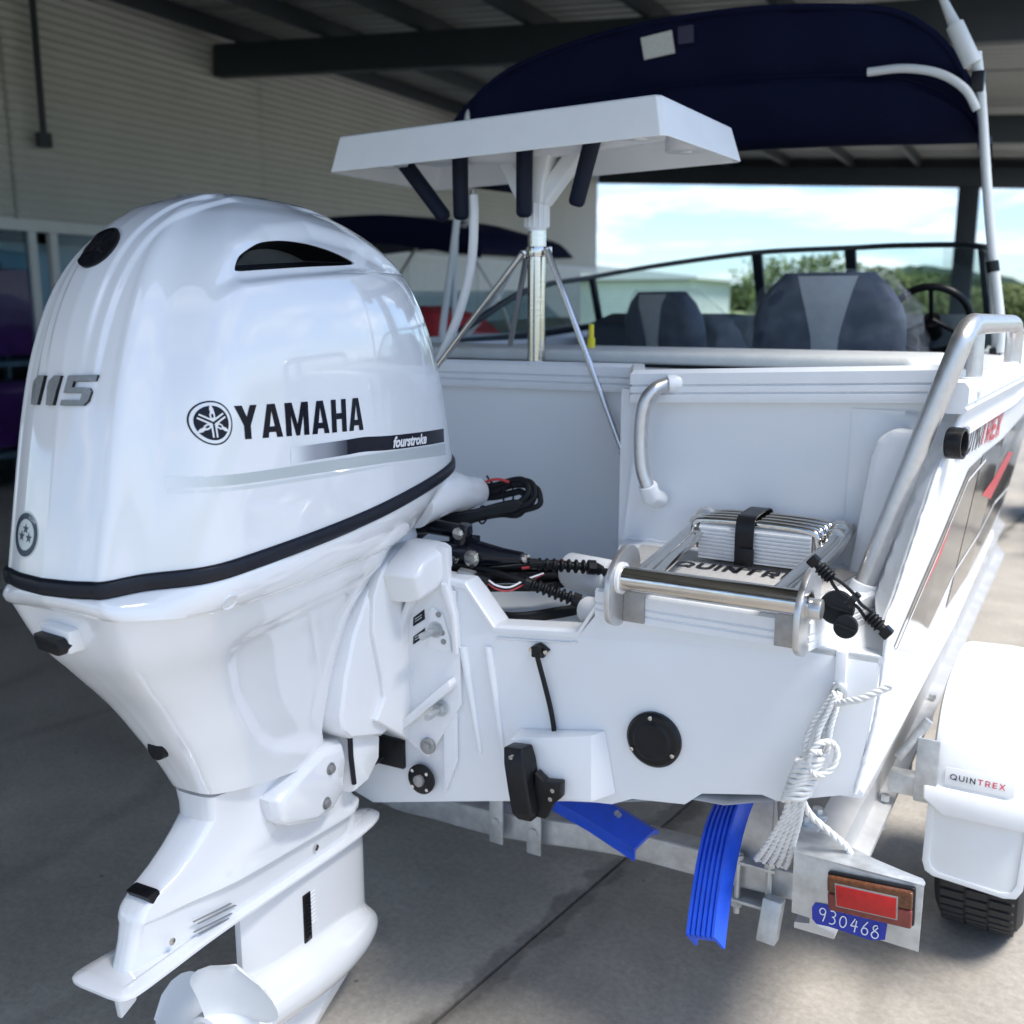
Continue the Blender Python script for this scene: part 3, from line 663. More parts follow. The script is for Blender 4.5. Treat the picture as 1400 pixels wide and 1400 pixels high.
SC = (-.052, 1.299)
def sring(r0, r1, a0=0, a1=360, n=40): return [[(SC[0] + r * cos(R(a0 + (a1 - a0) * (i + j) / n)), SC[1] + r * 1.05 * sin(R(a0 + (a1 - a0) * (i + j) / n))) for r, j in ((r0, 0), (r1, 0), (r1, 1), (r0, 1))] for i in range(n)]
decal('star_sticker', sring(.0001, .0345), M['greylt'], cowl, HB, 'y', -1, .0004, step=0)
decal('star_sticker_ring', sring(.023, .032), mat('sticker_blue_grey', (.03, .05, .08), .35), cowl, HB, 'y', -1, .0007, step=0)
def star(cx, cy, r): return [[(cx, cy), (cx + r * cos(R(90 + 72 * k - 36)) * .42, cy + r * sin(R(90 + 72 * k - 36)) * .42), (cx + r * cos(R(90 + 72 * k)), cy + r * sin(R(90 + 72 * k))), (cx + r * cos(R(90 + 72 * k + 36)) * .42, cy + r * sin(R(90 + 72 * k + 36)) * .42)] for k in range(5)]
decal('sticker_stars', star(SC[0], SC[1] + .009, .009) + star(SC[0] - .010, SC[1] - .003, .009) + star(SC[0] + .010, SC[1] - .004, .009), mat('sticker_blue_grey2', (.04, .06, .09), .35), cowl, HB, 'y', -1, .0008, step=0)
tx = bfont('LOW', .008); tx = [[(SC[0] + .002 + x, SC[1] + .0235 + y) for x, y in p] for p in tx]
decal('sticker_lettering', [[(p[0], p[1]) for p in q] for q in place([[(x - SC[0], y - SC[1]) for x, y in p] for p in bfont('LOW', .0085) for _ in (0,)], SC[0] + .004, SC[1] + .0245, -24)] if False else [[(SC[0] + .006 + (x * cos(R(-26)) - y * sin(R(-26))), SC[1] + .0265 + (x * sin(R(-26)) + y * cos(R(-26)))) for x, y in p] for p in bfont('LOW', .0085)], M['white'], cowl, HB, 'y', -1, .001, step=0)

R0 = hood_ring(HW[0], HA[0], HF[0], 0)
def offs(ring, d, dz):
    n = len(ring); out = []
    for i, p in enumerate(ring):
        t = ring[(i + 1) % n] - ring[i - 1]; q = Vector((t.y, -t.x, 0)).normalized(); 
        out.append(p + q * d + Vector((0, 0, dz)))
    return out
b = MB(); b.loft([offs(R0, d, z) for d, z in ((-.004, .003), (.005, .001), (.0075, -.003), (.0075, -.0185), (.005, -.0235), (-.006, -.026))], False, False)
b.build('rubber_seal', M['seal'], eng, smooth=50)
def eng_ring(half, n, zf): return [Vector((x, y, zf(x, y))) for x, y in fullring(half, n)]
TOPR = offs(R0, .001, -.0262)
SEAM = [(0, -.842), (.06, -.842), (.108, -.842), (.132, -.832), (.165, -.79), (.19, -.735), (.208, -.64), (.212, -.465), (.2, -.25), (.165, -.09), (.12, -.01), (.07, .03), (.03, .045), (0, .048)]
sm = eng_ring(SEAM, 181, lambda x, y: 1.167 + .012 * sstep(-.7, -.86, y))
def mixr(a, b, k, bul=0):
    out = [p.lerp(q, k) for p, q in zip(a, b)]
    return offs(out, bul, 0) if bul else out
b = MB(); b.loft([TOPR, mixr(TOPR, sm, .12, .004), mixr(TOPR, sm, .35, .007), mixr(TOPR, sm, .6, .0075), mixr(TOPR, sm, .85, .0035), sm, offs(sm, -.0018, -.0006), offs(sm, -.004, -.0006)], False, False)
b.build('lower_cowling', M['engine'], eng, smooth=45)
LB = BVHTree.FromPolygons([tuple(v) for v in b.v], b.f)
AP = [([(0, -.838), (.06, -.838), (.104, -.838), (.128, -.828), (.16, -.787), (.186, -.732), (.204, -.64), (.208, -.465), (.196, -.25), (.16, -.12), (.13, -.09), (.07, -.08), (.03, -.08), (0, -.08)], 1.1655, .012),
      ([(0, -.812), (.055, -.811), (.094, -.806), (.115, -.79), (.138, -.75), (.158, -.70), (.172, -.62), (.177, -.46), (.166, -.28), (.135, -.17), (.11, -.14), (.07, -.13), (.03, -.13), (0, -.13)], 1.095, .02),
      ([(0, -.768), (.05, -.766), (.082, -.758), (.099, -.74), (.115, -.705), (.13, -.66), (.142, -.59), (.148, -.46), (.140, -.32), (.118, -.225), (.098, -.2), (.06, -.19), (.03, -.19), (0, -.19)], 1.03, .03),
      ([(0, -.712), (.044, -.709), (.07, -.70), (.084, -.684), (.097, -.655), (.108, -.615), (.119, -.56), (.124, -.46), (.119, -.34), (.105, -.26), (.088, -.238), (.055, -.23), (.03, -.23), (0, -.23)], .955, .05),
      ([(0, -.662), (.038, -.659), (.06, -.65), (.072, -.637), (.082, -.61), (.092, -.575), (.101, -.53), (.105, -.45), (.102, -.35), (.094, -.285), (.082, -.262), (.05, -.255), (.03, -.255), (0, -.255)], .875, .08),
      ([(0, -.624), (.034, -.622), (.053, -.614), (.063, -.60), (.072, -.575), (.08, -.545), (.087, -.51), (.091, -.44), (.09, -.36), (.084, -.295), (.075, -.272), (.05, -.265), (.03, -.265), (0, -.265)], .815, .11),
      ([(0, -.597), (.031, -.595), (.048, -.588), (.057, -.575), (.065, -.553), (.072, -.525), (.078, -.49), (.082, -.43), (.082, -.36), (.078, -.305), (.07, -.28), (.05, -.27), (.03, -.27), (0, -.27)], .765, .16)]
rings = [eng_ring(h, 91, (lambda z0, sl, k: (lambda x, y: z0 - sl * (y + .59) if k else 1.1668 + .012 * sstep(-.7, -.86, y)))(z0, sl, k)) for k, (h, z0, sl) in enumerate(AP)]
rr2 = []
for i in range(len(rings[0])):
    col = crom([r[i] for r in rings], 40); rr2.append(col)
rings = [[rr2[i][k] for i in range(len(rr2))] for k in range(40)]
# a shallow pressed panel on each side
PAN = [(-.645, 1.088), (-.60, 1.112), (-.45, 1.125), (-.30, 1.13), (-.05, 1.12), (-.05, .70), (-.29, .742), (-.46, .795), (-.515, .84), (-.59, .95), (-.638, 1.05)]
for r in rings:
    n = len(r)
    for i, p in enumerate(r):
        q = (p.y, p.z)
        if abs(p.x) > .05 and inside(q, PAN):
            dd = min(seg_d(q, PAN[k], PAN[k - 1]) for k in range(len(PAN)) if k not in (5,)); r[i] = Vector((p.x - math.copysign(.010, p.x) * sstep(0, .038, dd), p.y, p.z))
b = MB(); b.loft(rings, True, True); b.build('apron', M['engine'], eng, smooth=50)
# rigging boss, latch, outlets, dimple
b = MB(); b.tube([(.10, .04, 1.215), (.117, .15, 1.221), (.121, .23, 1.206), (.122, .30, 1.198)], [.062, .056, .044, .037], 28, smooth=12)
b.build('rigging_boss', M['engine'], eng)
b = MB(); b.cyl((.122, .30, 1.198), (.124, .325, 1.196), .030, 20); b.build('rigging_grommet', M['rubber'], eng, bevel=.003)
b = MB(); b.prism([(-.04, 1.158), (.032, 1.153), (.028, 1.112), (-.025, 1.118)], 'y', -.850, -.80); b.build('latch_cover', M['engine'], eng, bevel=.008)
b = MB(); b.prism([(-.034, 1.146), (.024, 1.142), (.03, 1.128), (.022, 1.114), (-.024, 1.12)], 'y', -.866, -.80); b.build('latch_handle', M['black'], eng, bevel=.005)
b = MB(); b.tube([(0, -.60, .872), (-.004, -.662, .874)], [.02, .022], 18); b.build('exhaust_outlet', M['rubber'], eng, bevel=.003)
h = LB.ray_cast(Vector((3, -.685, 1.182)), Vector((-1, 0, 0))); n = h[1] if h[1].x > 0 else -h[1]
b = MB(); b.lathe([(.0001, .0008), (.0125, .0008), (.0135, .0022), (.0148, .0024), (.0158, .001), (.016, -.002)], h[0] - n * .0005, n, 24)
b.build('flush_plug', M['engine'], eng)
# upper case (tilts with the leg)
TL = lambda y: -.1 * (y + .75)
MID = [(.772, -.592, -.205, .062, .05), (.745, -.588, -.19, .060, .048), (.722, -.589, -.17, .058, .046), (.70, -.612, -.15, .058, .044), (.675, -.642, -.135, .058, .042), (.65, -.678, -.122, .058, .040), (.625, -.728, -.112, .057, .036), (.606, -.752, -.10, .057, .034), (.596, -.757, -.085, .060, .034), (.588, -.760, -.085, .060, .034), (.580, -.762, -.09, .046, .028), (.55, -.770, -.09, .042, .025), (.505, -.786, -.09, .042, .024)]
def leg_half(a, f, w, wa): return [(0, a), (wa * .55, a + .002), (wa * .9, a + .010), (wa, a + .028), (wa + (w - wa) * .45, a + .12), (w, a + .22), (w, (a + f) / 2 + .05), (w * .95, f - .10), (w * .78, f - .05), (w * .45, f - .015), (0, f)]
rings = [eng_ring(leg_half(a, f, w, wa), 61, (lambda z0: (lambda x, y: z0 + (TL(y) if z0 < .70 else TL(y) * (1 + 0 * x))))(z)) for z, a, f, w, wa in MID]
b = MB(); b.loft(rings, True, True); b.build('exhaust_housing', M['engine'], eng, smooth=30)
b = MB()
b.prism([(-.738, .632), (-.712, .636), (-.699, .614), (-.722, .604)], 'x', -.022, .0335)
b.build('trim_anode', M['black'], eng, bevel=.004)
# ventilation plate
pln = [(0, -.838), (.035, -.838), (.056, -.834), (.067, -.822), (.071, -.80), (.067, -.72), (.06, -.6), (.058, -.4), (.056, -.2), (.05, -.1), (.038, -.04), (.02, -.012), (0, -.005)]
pz = lambda x, y: .505 - .06 * (y + .85) - .1 * 0
rt_ = eng_ring(pln, 71, pz)
b = MB(); b.loft([[p + Vector((0, 0, -.010)) for p in offs(rt_, -.006, 0)], [p + Vector((0, 0, -.005)) for p in rt_], rt_, [p + Vector((0, 0, .004)) for p in offs(rt_, -.006, 0)], [p + Vector((0, 0, .006)) for p in offs(rt_, -.025, 0)]], True, True)
b.build('ventilation_plate', M['engine'], eng, smooth=50)
b = MB()
for k in range(4):
    z = .538 - k * .0105; y0 = -.648 + (k % 2) * .012
    b.prism([(y0, z), (y0 + .1, z - .018), (y0 + .1, z - .0198), (y0, z - .0018)], 'x', .0435, .0475)
b.each('vent_slot', M['gunmetal'], eng, bevel=.0008)
b = MB()
for p in ((.0455, -.285, .505), (.0435, -.70, .528)):
    b.tube([p, (p[0] + .003, p[1], p[2])], .007, 14)
b.each('screw', M['steel'], eng, bevel=.001)
# gearcase: half width as a field over (y, z)
def gear():
    zc, rc = .212, .078; NY, NZ = 70, 60; z0, z1 = -.02, .478
    def edge(z):
        zz = z + 0
        fr = -.055 if z > .26 else -.055 + .015 * sstep(.26, .2, z) - .26 * sstep(.17, -.02, z)
        af = -.487 if z > .285 else (-.47 if z > .14 else -.47 + .02)
        if z < .13: af = -.42 + .02 * sstep(.13, 0, z)
        return af, fr
    rows = []
    for j in range(NZ + 1):
        z = z0 + (z1 - z0) * j / NZ; af, fr = edge(z); row = []
        for i in range(NY + 1):
            t = i / NY; t = .5 - .5 * cos(pi * t); y = af + (fr - af) * t; c = (y - af) / (fr - af)
            air = 2.35 * (1 - c) ** .5 * 1.0 * (c ** .75) if True else 0
            strut = .040 * min(1, 1.75 * (1 - c) ** .55 * (c + .02) ** .6 * 1.05)
            if z < .13: strut = .012 * min(1, 3 * (1 - c)) * min(1, 4 * c + .05)
            tb = (y + .47) / (.44); rad = rc * (max(0, 1 - max(0, (tb - .42) / .6) ** 2.2)) ** .5 * (.9 + .1 * min(1, max(0, tb) * 3))
            dz = z - (zc - .03 * (tb - .5)); tor = math.sqrt(max(0, rad * rad - dz * dz)) if tb > -.05 else 0
            k = .018; hsm = max(strut, tor) + (max(k - abs(strut - tor), 0) ** 2) / (4 * k) * (1 if tor > 0 or strut > .02 else 0)
            if i in (0, NY) and tor < .01: hsm = min(hsm, .0015 if i else .004)
            row.append((hsm, y, z + TL(y) * .35 + .012))
        rows.append(row)
    b = MB(); n = NY + 1
    b.loft([[(x, y, z) for x, y, z in r] + [(-x, y, z) for x, y, z in r[::-1]] for r in rows], True, True)
    return b
gb = gear(); gb.build('gearcase', M['engine'], eng, smooth=60)
GB = BVHTree.FromPolygons([tuple(v) for v in gb.v], gb.f)
gx = lambda y, z: (GB.ray_cast(Vector((3, y, z)), Vector((-1, 0, 0)))[0] or Vector((.04, 0, 0))).x
def grille():
    y0, y1, z0, z1 = -.322, -.298, .292, .405; x = gx(-.31, .35)
    b = MB(); b.box(x - .004, x + .003, y0, y1, z0, z1); o = b.build('intake_grille', M['black'], eng, bevel=.001)
    b = MB()
    for k in range(9): b.box(x + .0028, x + .0048, y0 + .003, y1 - .003, z0 + .012 + k * .011, z0 + .0165 + k * .011)
    b.each('grille_bar', M['black'], o)
    b = MB()
    for k in range(9): b.prism([(y1 + .001, z0 + .03 + k * .009), (y1 + .018, z0 + .034 + k * .009), (y1 + .001, z0 + .034 + k * .009)], 'x', x - .004, x + .0022)
    b.each('intake_louvre', M['engine'], eng)
    b = MB(); b.tube([(x + .003, -.31, z0 + .006), (x + .005, -.31, z0 + .006)], .0045, 10); b.build('screw', M['steel'], eng)
grille()
# propeller
pr_ = MB(); pr_.lathe([(.066, -.012), (.062, 0), (.058, .03), (.052, .09), (.05, .115), (.042, .118), (.03, .10)], (0, -.478, .218), (0, -1, .09), 30)
pr_.build('propeller_hub', M['poly'], eng, smooth=40)
def blade(a0, name):
    b = MB(); nr, nc = 12, 14; rows = []; C0 = Vector((0, -.535, .224))
    for i in range(nr + 1):
        t = i / nr; r = .048 + t * .130
        wdt = R(88) * (1 - .10 * t) * (1 - max(0, (t - .55) / .45) ** 2.4 * .93); sk = R(20) * t ** 1.4
        row = []
        for k in range(nc + 1):
            c = k / nc - .5; a = a0 + c * wdt + sk
            pit = c * wdt * .055 / 1. + .02 * t + .03 * c * c
            th = .004 * (1 - .6 * t) * (1 - (2 * c) ** 4) + .0006
            row.append((C0 + Vector((r * cos(a), -pit - .0, r * sin(a) - .0)), th))
        rows.append(row)
    for s in (1, -1):
        vs = [p + Vector((0, -s * th, 0)) for row in rows for p, th in row]; n = nc + 1
        b.add(vs, [(i * n + k, i * n + k + 1, (i + 1) * n + k + 1, (i + 1) * n + k) for i in range(nr) for k in range(nc)])
    n = nc + 1; T = (nr + 1) * n; per = [k for k in range(n)] + [i * n + nc for i in range(1, nr + 1)] + [nr * n + k for k in range(nc - 1, -1, -1)] + [i * n for i in range(nr - 1, 0, -1)]
    b.f += [(per[i], per[(i + 1) % len(per)], per[(i + 1) % len(per)] + T, per[i] + T) for i in range(len(per))]
    b.build('propeller_blade', M['poly'], eng, smooth=60)
for a in (52, 172, 292): blade(R(a), 'propeller_blade')
b = MB(); b.prism([(-.80, .50), (-.74, .50), (-.755, .432), (-.79, .418)], 'x', -.006, .006); b.build('trim_tab', M['engine'], eng, bevel=.003)
# mount covers
b = MB(); b.loft([[(x, y, z) for y, z in inset([(-.462, .70), (-.452, .652), (-.43, .632), (-.34, .600), (-.275, .600), (-.235, .63), (-.222, .70), (-.236, .742), (-.305, .752), (-.40, .726)], k)] for x, k in ((.04, 1), (.075, 1), (.092, .93), (.098, .8))])
mc = b.build('mount_cover', M['engine'], eng, smooth=25, bevel=.004)
for p in ((.097, -.292, .702), (.096, -.31, .632)):
    b = MB(); hexbolt(b, p, (1, 0, 0), .009, .009); b.build('bolt', M['alud'], mc)
b = MB(); b.loft([[(x, y, z) for y, z in inset([(-.212, .742), (-.2, .60), (-.15, .605), (-.10, .645), (-.095, .70), (-.13, .752)], k)] for x, k in ((-.07, 1), (.07, 1), (.085, .95), (.092, .85))])
b.build('lower_mount', M['engine'], eng, smooth=25, bevel=.006)
b = MB(); b.tube([(.093, -.228, .752), (.093, -.214, .738), (.088, -.206, .69), (.088, -.198, .625)], .006, 8); b.build('mount_gap_strip', M['seal'], eng)  # dark strip laid along the gap between the two mounts
b = MB(); b.tube([(.0, -.115, .60), (.0, -.16, 1.05)], .052, 24); b.build('steering_tube', M['engine_cast'], eng)
SW = [(-.041, 1.115), (-.151, 1.059), (-.215, .974), (-.25, .891), (-.27, .811), (-.265, .775), (-.24, .75), (-.12, .71), (-.09, .715), (-.06, .73), (-.052, .774), (-.08, .844), (-.105, .937), (-.095, 1.019), (-.055, 1.076)]
b = MB(); b.prism(SW, 'x', -.115, .115); b.build('swivel_bracket', M['engine_cast'], eng, bevel=.018, seg=3)
b = MB(); b.tube([(.06, -.06, 1.10), (.06, .0, 1.128), (.05, .06, 1.13)], .045, 16); b.tube([(-.1, -.045, 1.092), (.10, -.045, 1.092)], .036, 22); b.build('tilt_tube_boss', M['engine_cast'], eng)
CL = [(-.165, .972), (-.158, 1.045), (-.125, 1.098), (-.068, 1.128), (.03, 1.130), (.066, 1.112), (.07, 1.03), (.09, .955), (.098, .9), (.10, .73), (-.023, .633), (-.191, .777), (-.139, .805), (-.143, .859)]
IN = [(-.115, .87), (-.10, .975), (-.066, 1.03), (-.02, 1.02), (.02, 1.02), (.036, .994), (.046, .958), (.06, .94), (.078, .90), (.08, .755), (-.015, .678), (-.085, .745), (-.115, .775), (-.12, .82)]
FLG = [(.205, 1.138), (.230, 1.135), (.236, 1.053), (.256, .989), (.261, .888), (.262, .777), (.175, .634), (.066, .694), (.103, .757), (.120, .857), (.130, .954), (.155, 1.026), (.185, 1.097)]
FIN = [(.208, 1.006), (.220, .982), (.243, .918), (.247, .842), (.245, .79), (.172, .672), (.105, .715), (.122, .76), (.134, .857), (.145, .954), (.165, 1.010)]
CLW = [(-.165, .972), (-.158, 1.045), (-.125, 1.098), (-.068, 1.128), (.02, 1.135), (.03, 1.05), (-.012, 1.0), (-.012, .70), (-.03, .665), (-.165, .765), (-.128, .805), (-.135, .859)]
for s in (1, -1):
    b = MB(); b.loft([[(s * (x + .09 * max(0, y + .03) + k * .02), y, z) for y, z in CLW] for x, k in ((.098, 0), (.128, 0))]); b.build('clamp_bracket', M['engine_cast'], eng, bevel=.008, seg=3)
    b = MB(); b.prism([(s * x, z) for x, z in FLG], 'y', -.030, -.013); b.build('clamp_flange', M['engine_cast'], eng, bevel=.003, seg=2)
    b = MB(); b.loft([[(s * (x + .35 * max(0, y + .05)), y, z) for y, z in inset([(-.125, 1.085), (-.10, 1.11), (-.07, 1.126), (-.03, 1.137), (.02, 1.138), (.022, 1.085), (-.028, 1.03), (-.10, 1.02)], k)] for x, k in ((.10, 1), (.15, 1), (.18, .96), (.20, .86), (.209, .7))]); b.build('clamp_head', M['engine_cast'], eng, bevel=.010, seg=3)
    b = MB(); b.prism([(s * x, z) for x, z in [(.222, 1.06), (.237, 1.055), (.256, .992), (.262, .90), (.252, .90), (.246, .985), (.224, 1.04)]], 'y', -.044, -.029); b.build('clamp_edge', M['engine_cast'], eng, bevel=.004)
    b = MB(); b.prism([(s * x, z) for x, z in [(.108, .712), (.249, .845), (.254, .832), (.25, .818), (.122, .70)]], 'y', -.062, -.029); b.build('clamp_rib', M['engine_cast'], eng, bevel=.004)
    b = MB(); b.prism([(s * x, z) for x, z in [(.124, .86), (.134, .955), (.158, 1.02), (.145, 1.02), (.118, .955), (.108, .86), (.104, .765), (.122, .765)]], 'y', -.060, -.029); b.build('clamp_web', M['engine_cast'], eng, bevel=.004)
    b = MB(); b.prism([(s * x, z) for x, z in [(.180, .90), (.243, .90), (.240, .93), (.222, .985), (.195, 1.0), (.186, .99)]], 'y', -.036, -.029); b.build('bolt_pad', M['engine_cast'], eng, bevel=.003)
    for x, z in ((.2045, .948), (.214, .764)):
        b = MB(); b.tube([(s * x, -.0362, z), (s * x, -.039, z)], .0185, 20); b.tube([(s * x, -.039, z), (s * x, -.052, z)], .0132, 6); b.tube([(s * x, -.052, z), (s * x, -.094, z)], .0085, 14)
        b.build('mounting_bolt', M['galv'], eng, smooth=25)
    b = MB(); b.tube([(s * .178, -.030, .666), (s * .178, -.040, .666)], .019, 20); b.tube([(s * .178, -.040, .666), (s * .178, -.047, .666)], .011, 6); b.build('pivot_bolt', M['alud'], eng, bevel=.002, smooth=25)
for x, z in ((.212, .984), (.221, .943), (.224, .923)):
    b = MB(); b.tube([(x, -.0355, z), (x, -.0372, z)], .0068, 14); b.build('bolt_hole', M['gunmetal'], eng)
for poly in ([(.143, .966), (.172, .989), (.173, .966), (.142, .945)], [(.142, .921), (.173, .946), (.173, .926), (.141, .902)]):
    b = MB(); b.prism(poly, 'y', -.0318, -.0302); o = b.build('warning_sticker', M['gloss'], eng)
    mb = MB()
    for i in range(2):
        x0, z0 = poly[3]; mb.add([(x0 + u, -.0323, z0 + u * .72 + v) for u, v in ((.005, .007 + i * .006), (.024, .007 + i * .006), (.024, .009 + i * .006), (.005, .009 + i * .006))], [(0, 1, 2, 3)])
    mb.build('sticker_text', M['grey'], o, weld=False)
b = MB(); b.box(-.07, .10, -.02, .115, .585, .655); b.tube([(.04, .03, .66), (.04, -.02, .60), (.0, -.08, .575)], .006, 8); b.build('trim_ram', M['black'], eng, bevel=.012)
# hydraulic steering
b = MB(); b.tube([(.135, .06, 1.092), (.21, .10, 1.092), (.235, .10, 1.092)], [.030, .030, .026], 20); b.tube([(.225, .10, 1.094), (.30, .10, 1.094), (.352, .10, 1.098)], [.034, .022, .014], 18)
b.tube([(-.02, .12, 1.128), (.10, .11, 1.145), (.205, .10, 1.143)], [.02, .018, .018], 14); b.tube([(.19, .095, 1.10), (.205, .1, 1.15), (.207, .1, 1.162)], [.022, .018, .014], 14)
b.box(.17, .235, .085, .115, 1.105, 1.135)
b.build('steering_ram', M['gloss'], eng, bevel=.0)
for x, z, r in ((.165, 1.085, .008), (.195, 1.087, .008), (.24, 1.092, .014), (.205, 1.146, .010)):
    b = MB(); b.tube([(x, .066, z), (x, .058, z)], r, 6); b.tube([(x, .068, z), (x, .064, z)], r * 1.4, 14); b.build('ram_bolt', M['steel'], eng, smooth=25)
b = MB(); b.tube([(.352, .1, 1.098), (.366, .1, 1.099)], .010, 10); b.build('ram_pin', M['steel'], eng, smooth=25)
b = MB(); b.tube([(.075, .06, 1.08), (.135, .06, 1.092)], .026, 18); b.build('ram_rod', M['steel'], eng)

# ------------------------------------------------------------------ the boat
rdw = random.Random(21)
bt = thing('power_boat', 'white aluminium runabout on its trailer, stern towards us, with splash well and windscreen', 'boat', (0, 0, 0), 'b')
GW = [(0, 1.175, 1.44), (.4, 1.205, 1.452), (1.2, 1.235, 1.455), (2.4, 1.24, 1.458), (3.6, 1.15, 1.47), (4.8, .85, 1.50), (5.6, .48, 1.53), (6.2, .05, 1.56)]
CH = [(0, 1.115, .772), (.4, 1.12, .772), (1.2, 1.125, .775), (2.4, 1.11, .79), (3.6, .96, .83), (4.8, .62, .92), (5.6, .28, 1.03), (6.2, .02, 1.2)]
KE = [(0, .47), (.4, .47), (1.2, .47), (2.4, .475), (3.6, .49), (4.8, .56), (5.6, .74), (6.2, 1.15)]
TOPZ = [(0, 1.085), (.07, 1.13), (.16, 1.225), (.26, 1.34), (.36, 1.425), (.42, 1.44)]
def lerpt(tab, y):
    for a, b in zip(tab, tab[1:]):
        if y <= b[0]:
            k = (y - a[0]) / (b[0] - a[0]); return [a[i] + (b[i] - a[i]) * max(0, k) for i in range(1, len(a))]
    return list(tab[-1][1:])
ST = [0, .035, .07, .115, .16, .21, .26, .31, .36, .42, .6, .8, 1.0, 1.2, 1.6, 2.0, 2.4, 3.0, 3.6, 4.2, 4.8, 5.2, 5.6, 5.9, 6.2]
def hullsec(y):
    xg, zg = lerpt(GW, y); xc, zc = lerpt(CH, y); zk = lerpt(KE, y)[0]
    zt = min(zg, lerpt(TOPZ, y)[0]) if y < .42 else zg
    pts = [(0, zk), (xc * .25, zk + (zc - zk) * .24), (xc * .5, zk + (zc - zk) * .5), (xc * .55, zk + (zc - zk) * .515), (xc * .72, zk + (zc - zk) * .70), (xc * .78, zk + (zc - zk) * .715), (xc * .955, zc - .018), (xc, zc)]
    for k in (.12, .25, .4, .55, .7, .85, 1): 
        z = zc + (zt - zc) * k; q = (z - zc) / (zg - zc); pts.append((xc + (xg - xc) * (q ** .8), z))
    return pts
b = MB(); secs = [hullsec(y) for y in ST]
for s in (1, -1): b.loft([[(s * x, y, z) for x, z in sc] for y, sc in zip(ST, secs)], False, False, closed=False)
hull = b.build('hull', M['hull'], bt, smooth=25)
HUB = BVHTree.FromPolygons([tuple(v) for v in b.v], b.f)
for s in (1, -1):   # raked closing panel between the side and the bulkhead
    ys = [0.004, .03, .07, .115, .16, .21, .26, .31, .36, .418]; rows = []
    for y in ys:
        xo, zt = hullsec(y)[-1]
        rows.append([(s * xo, y, zt), (s * (xo - .012), y + .004, zt + .003), (s * (xo - .018), y + .012, zt), (s * (.985 + (xo - 1.0) * .5 + .0), min(.417, .30 + y * .35 + .05), zt), (s * .98, .418, zt)])
    b = MB(); b.loft(rows, False, False, closed=False); b.build('side_wing', M['hull'], bt, smooth=60)
    b = MB(); b.prism([(s * .99, -.004), (s * 1.146, -.004), (s * 1.146, .40), (s * 1.05, .40)], 'z', 1.030, 1.043); b.build('transom_shelf', M['hull'], bt)
tz = hullsec(0)[7:]
bot = [(1.115, .772), (.975, .722), (.945, .728), (.824, .70), (.79, .668), (.676, .651), (.63, .627), (.595, .622), (.532, .609), (.3, .55), (0, .47)]
bot += [(-x, z) for x, z in bot[-2::-1]]
top = [(-x, z) for x, z in tz[1:] if z < 1.04] + [(-1.142, 1.044), (-.61, 1.06), (-.548, .985), (-.346, .962), (-.272, 1.052), (-.222, 1.055), (.222, 1.055), (.272, 1.052), (.346, .962), (.548, .985), (.605, 1.062), (.62, 1.044), (1.142, 1.044)] + [(x, z) for x, z in tz[:0:-1] if z < 1.04]
poly = bot[::-1] + top[::-1]
b = MB(); b.prism(poly, 'y', -.004, .04); b.build('transom', M['hull'], bt, bevel=.004)
b = MB()   # rolled capping around the motor notch
cap = [(.60, 1.075), (.548, .99), (.35, .968), (.275, 1.056), (.225, 1.058), (-.225, 1.058), (-.275, 1.056), (-.35, .968), (-.548, .99), (-.60, 1.075)]
b.sweep([(-.03, -.008), (.03, -.008), (.03, .004), (.022, .009), (-.022, .009), (-.03, .004)], [(x, .02, z) for x, z in cap], up=(0, 0, 1))
b.build('notch_capping', M['hull'], bt, bevel=.002)
b = MB()
for a, c in (((.266, .914), (.308, .672)), ((.331, .925), (.366, .69))): b.tube([(a[0], -.006, a[1]), (c[0], -.006, c[1])], [.011, .006], 10)
b.prism([(.215, .55), (.25, .64), (.25, 1.04), (.215, 1.04)], 'y', -.014, -.005)
b.build('transom_pad', M['hull'], bt, bevel=.003)
b = MB()
pts = [(x, -.0065, z - .016) for x, z in [(.545, .985), (.50, .979), (.42, .971), (.352, .963)]]
b.tube([Vector(p) + Vector((0, 0, rdw.uniform(-.0012, .0012))) for p in crom(pts, 60)], .0032, 6)
b.build('weld_bead', M['hull'], bt, smooth=70)
b = MB(); pts = [(.70 + .0 * k, -.0285, 1.0425) for k in range(2)]
b.tube([Vector((.62 + .39 * i / 70, -.006, 1.038 + rdw.uniform(-.0012, .0012))) for i in range(71)], .0036, 6); b.build('weld_bead', M['hull'], bt, smooth=70)
# splash well
b = MB()
b.box(-.62, .62, .03, .78, .90, .925)
b.build('well_floor', M['hull'], bt)
PW = [(.605, .01), (.452, .42), (.36, .72)]
for s in (1, -1):
    b = MB(); b.loft([[(s * .61, .0, .92), (s * .455, .42, .92), (s * .375, .70, .92)], [(s * .61, .0, 1.085), (s * .455, .42, 1.085), (s * .375, .70, 1.085)]], False, False, closed=False)
    b.loft([[(s * .455, .42, 1.08), (s * .375, .70, 1.08)], [(s * .50, .40, 1.45), (s * .385, .70, 1.45)]], False, False, closed=False)
    b.build('well_side', M['hull'], bt)
b = MB(); b.box(-.40, .40, .70, .73, .90, 1.45); b.build('well_bulkhead', M['hull'], bt)
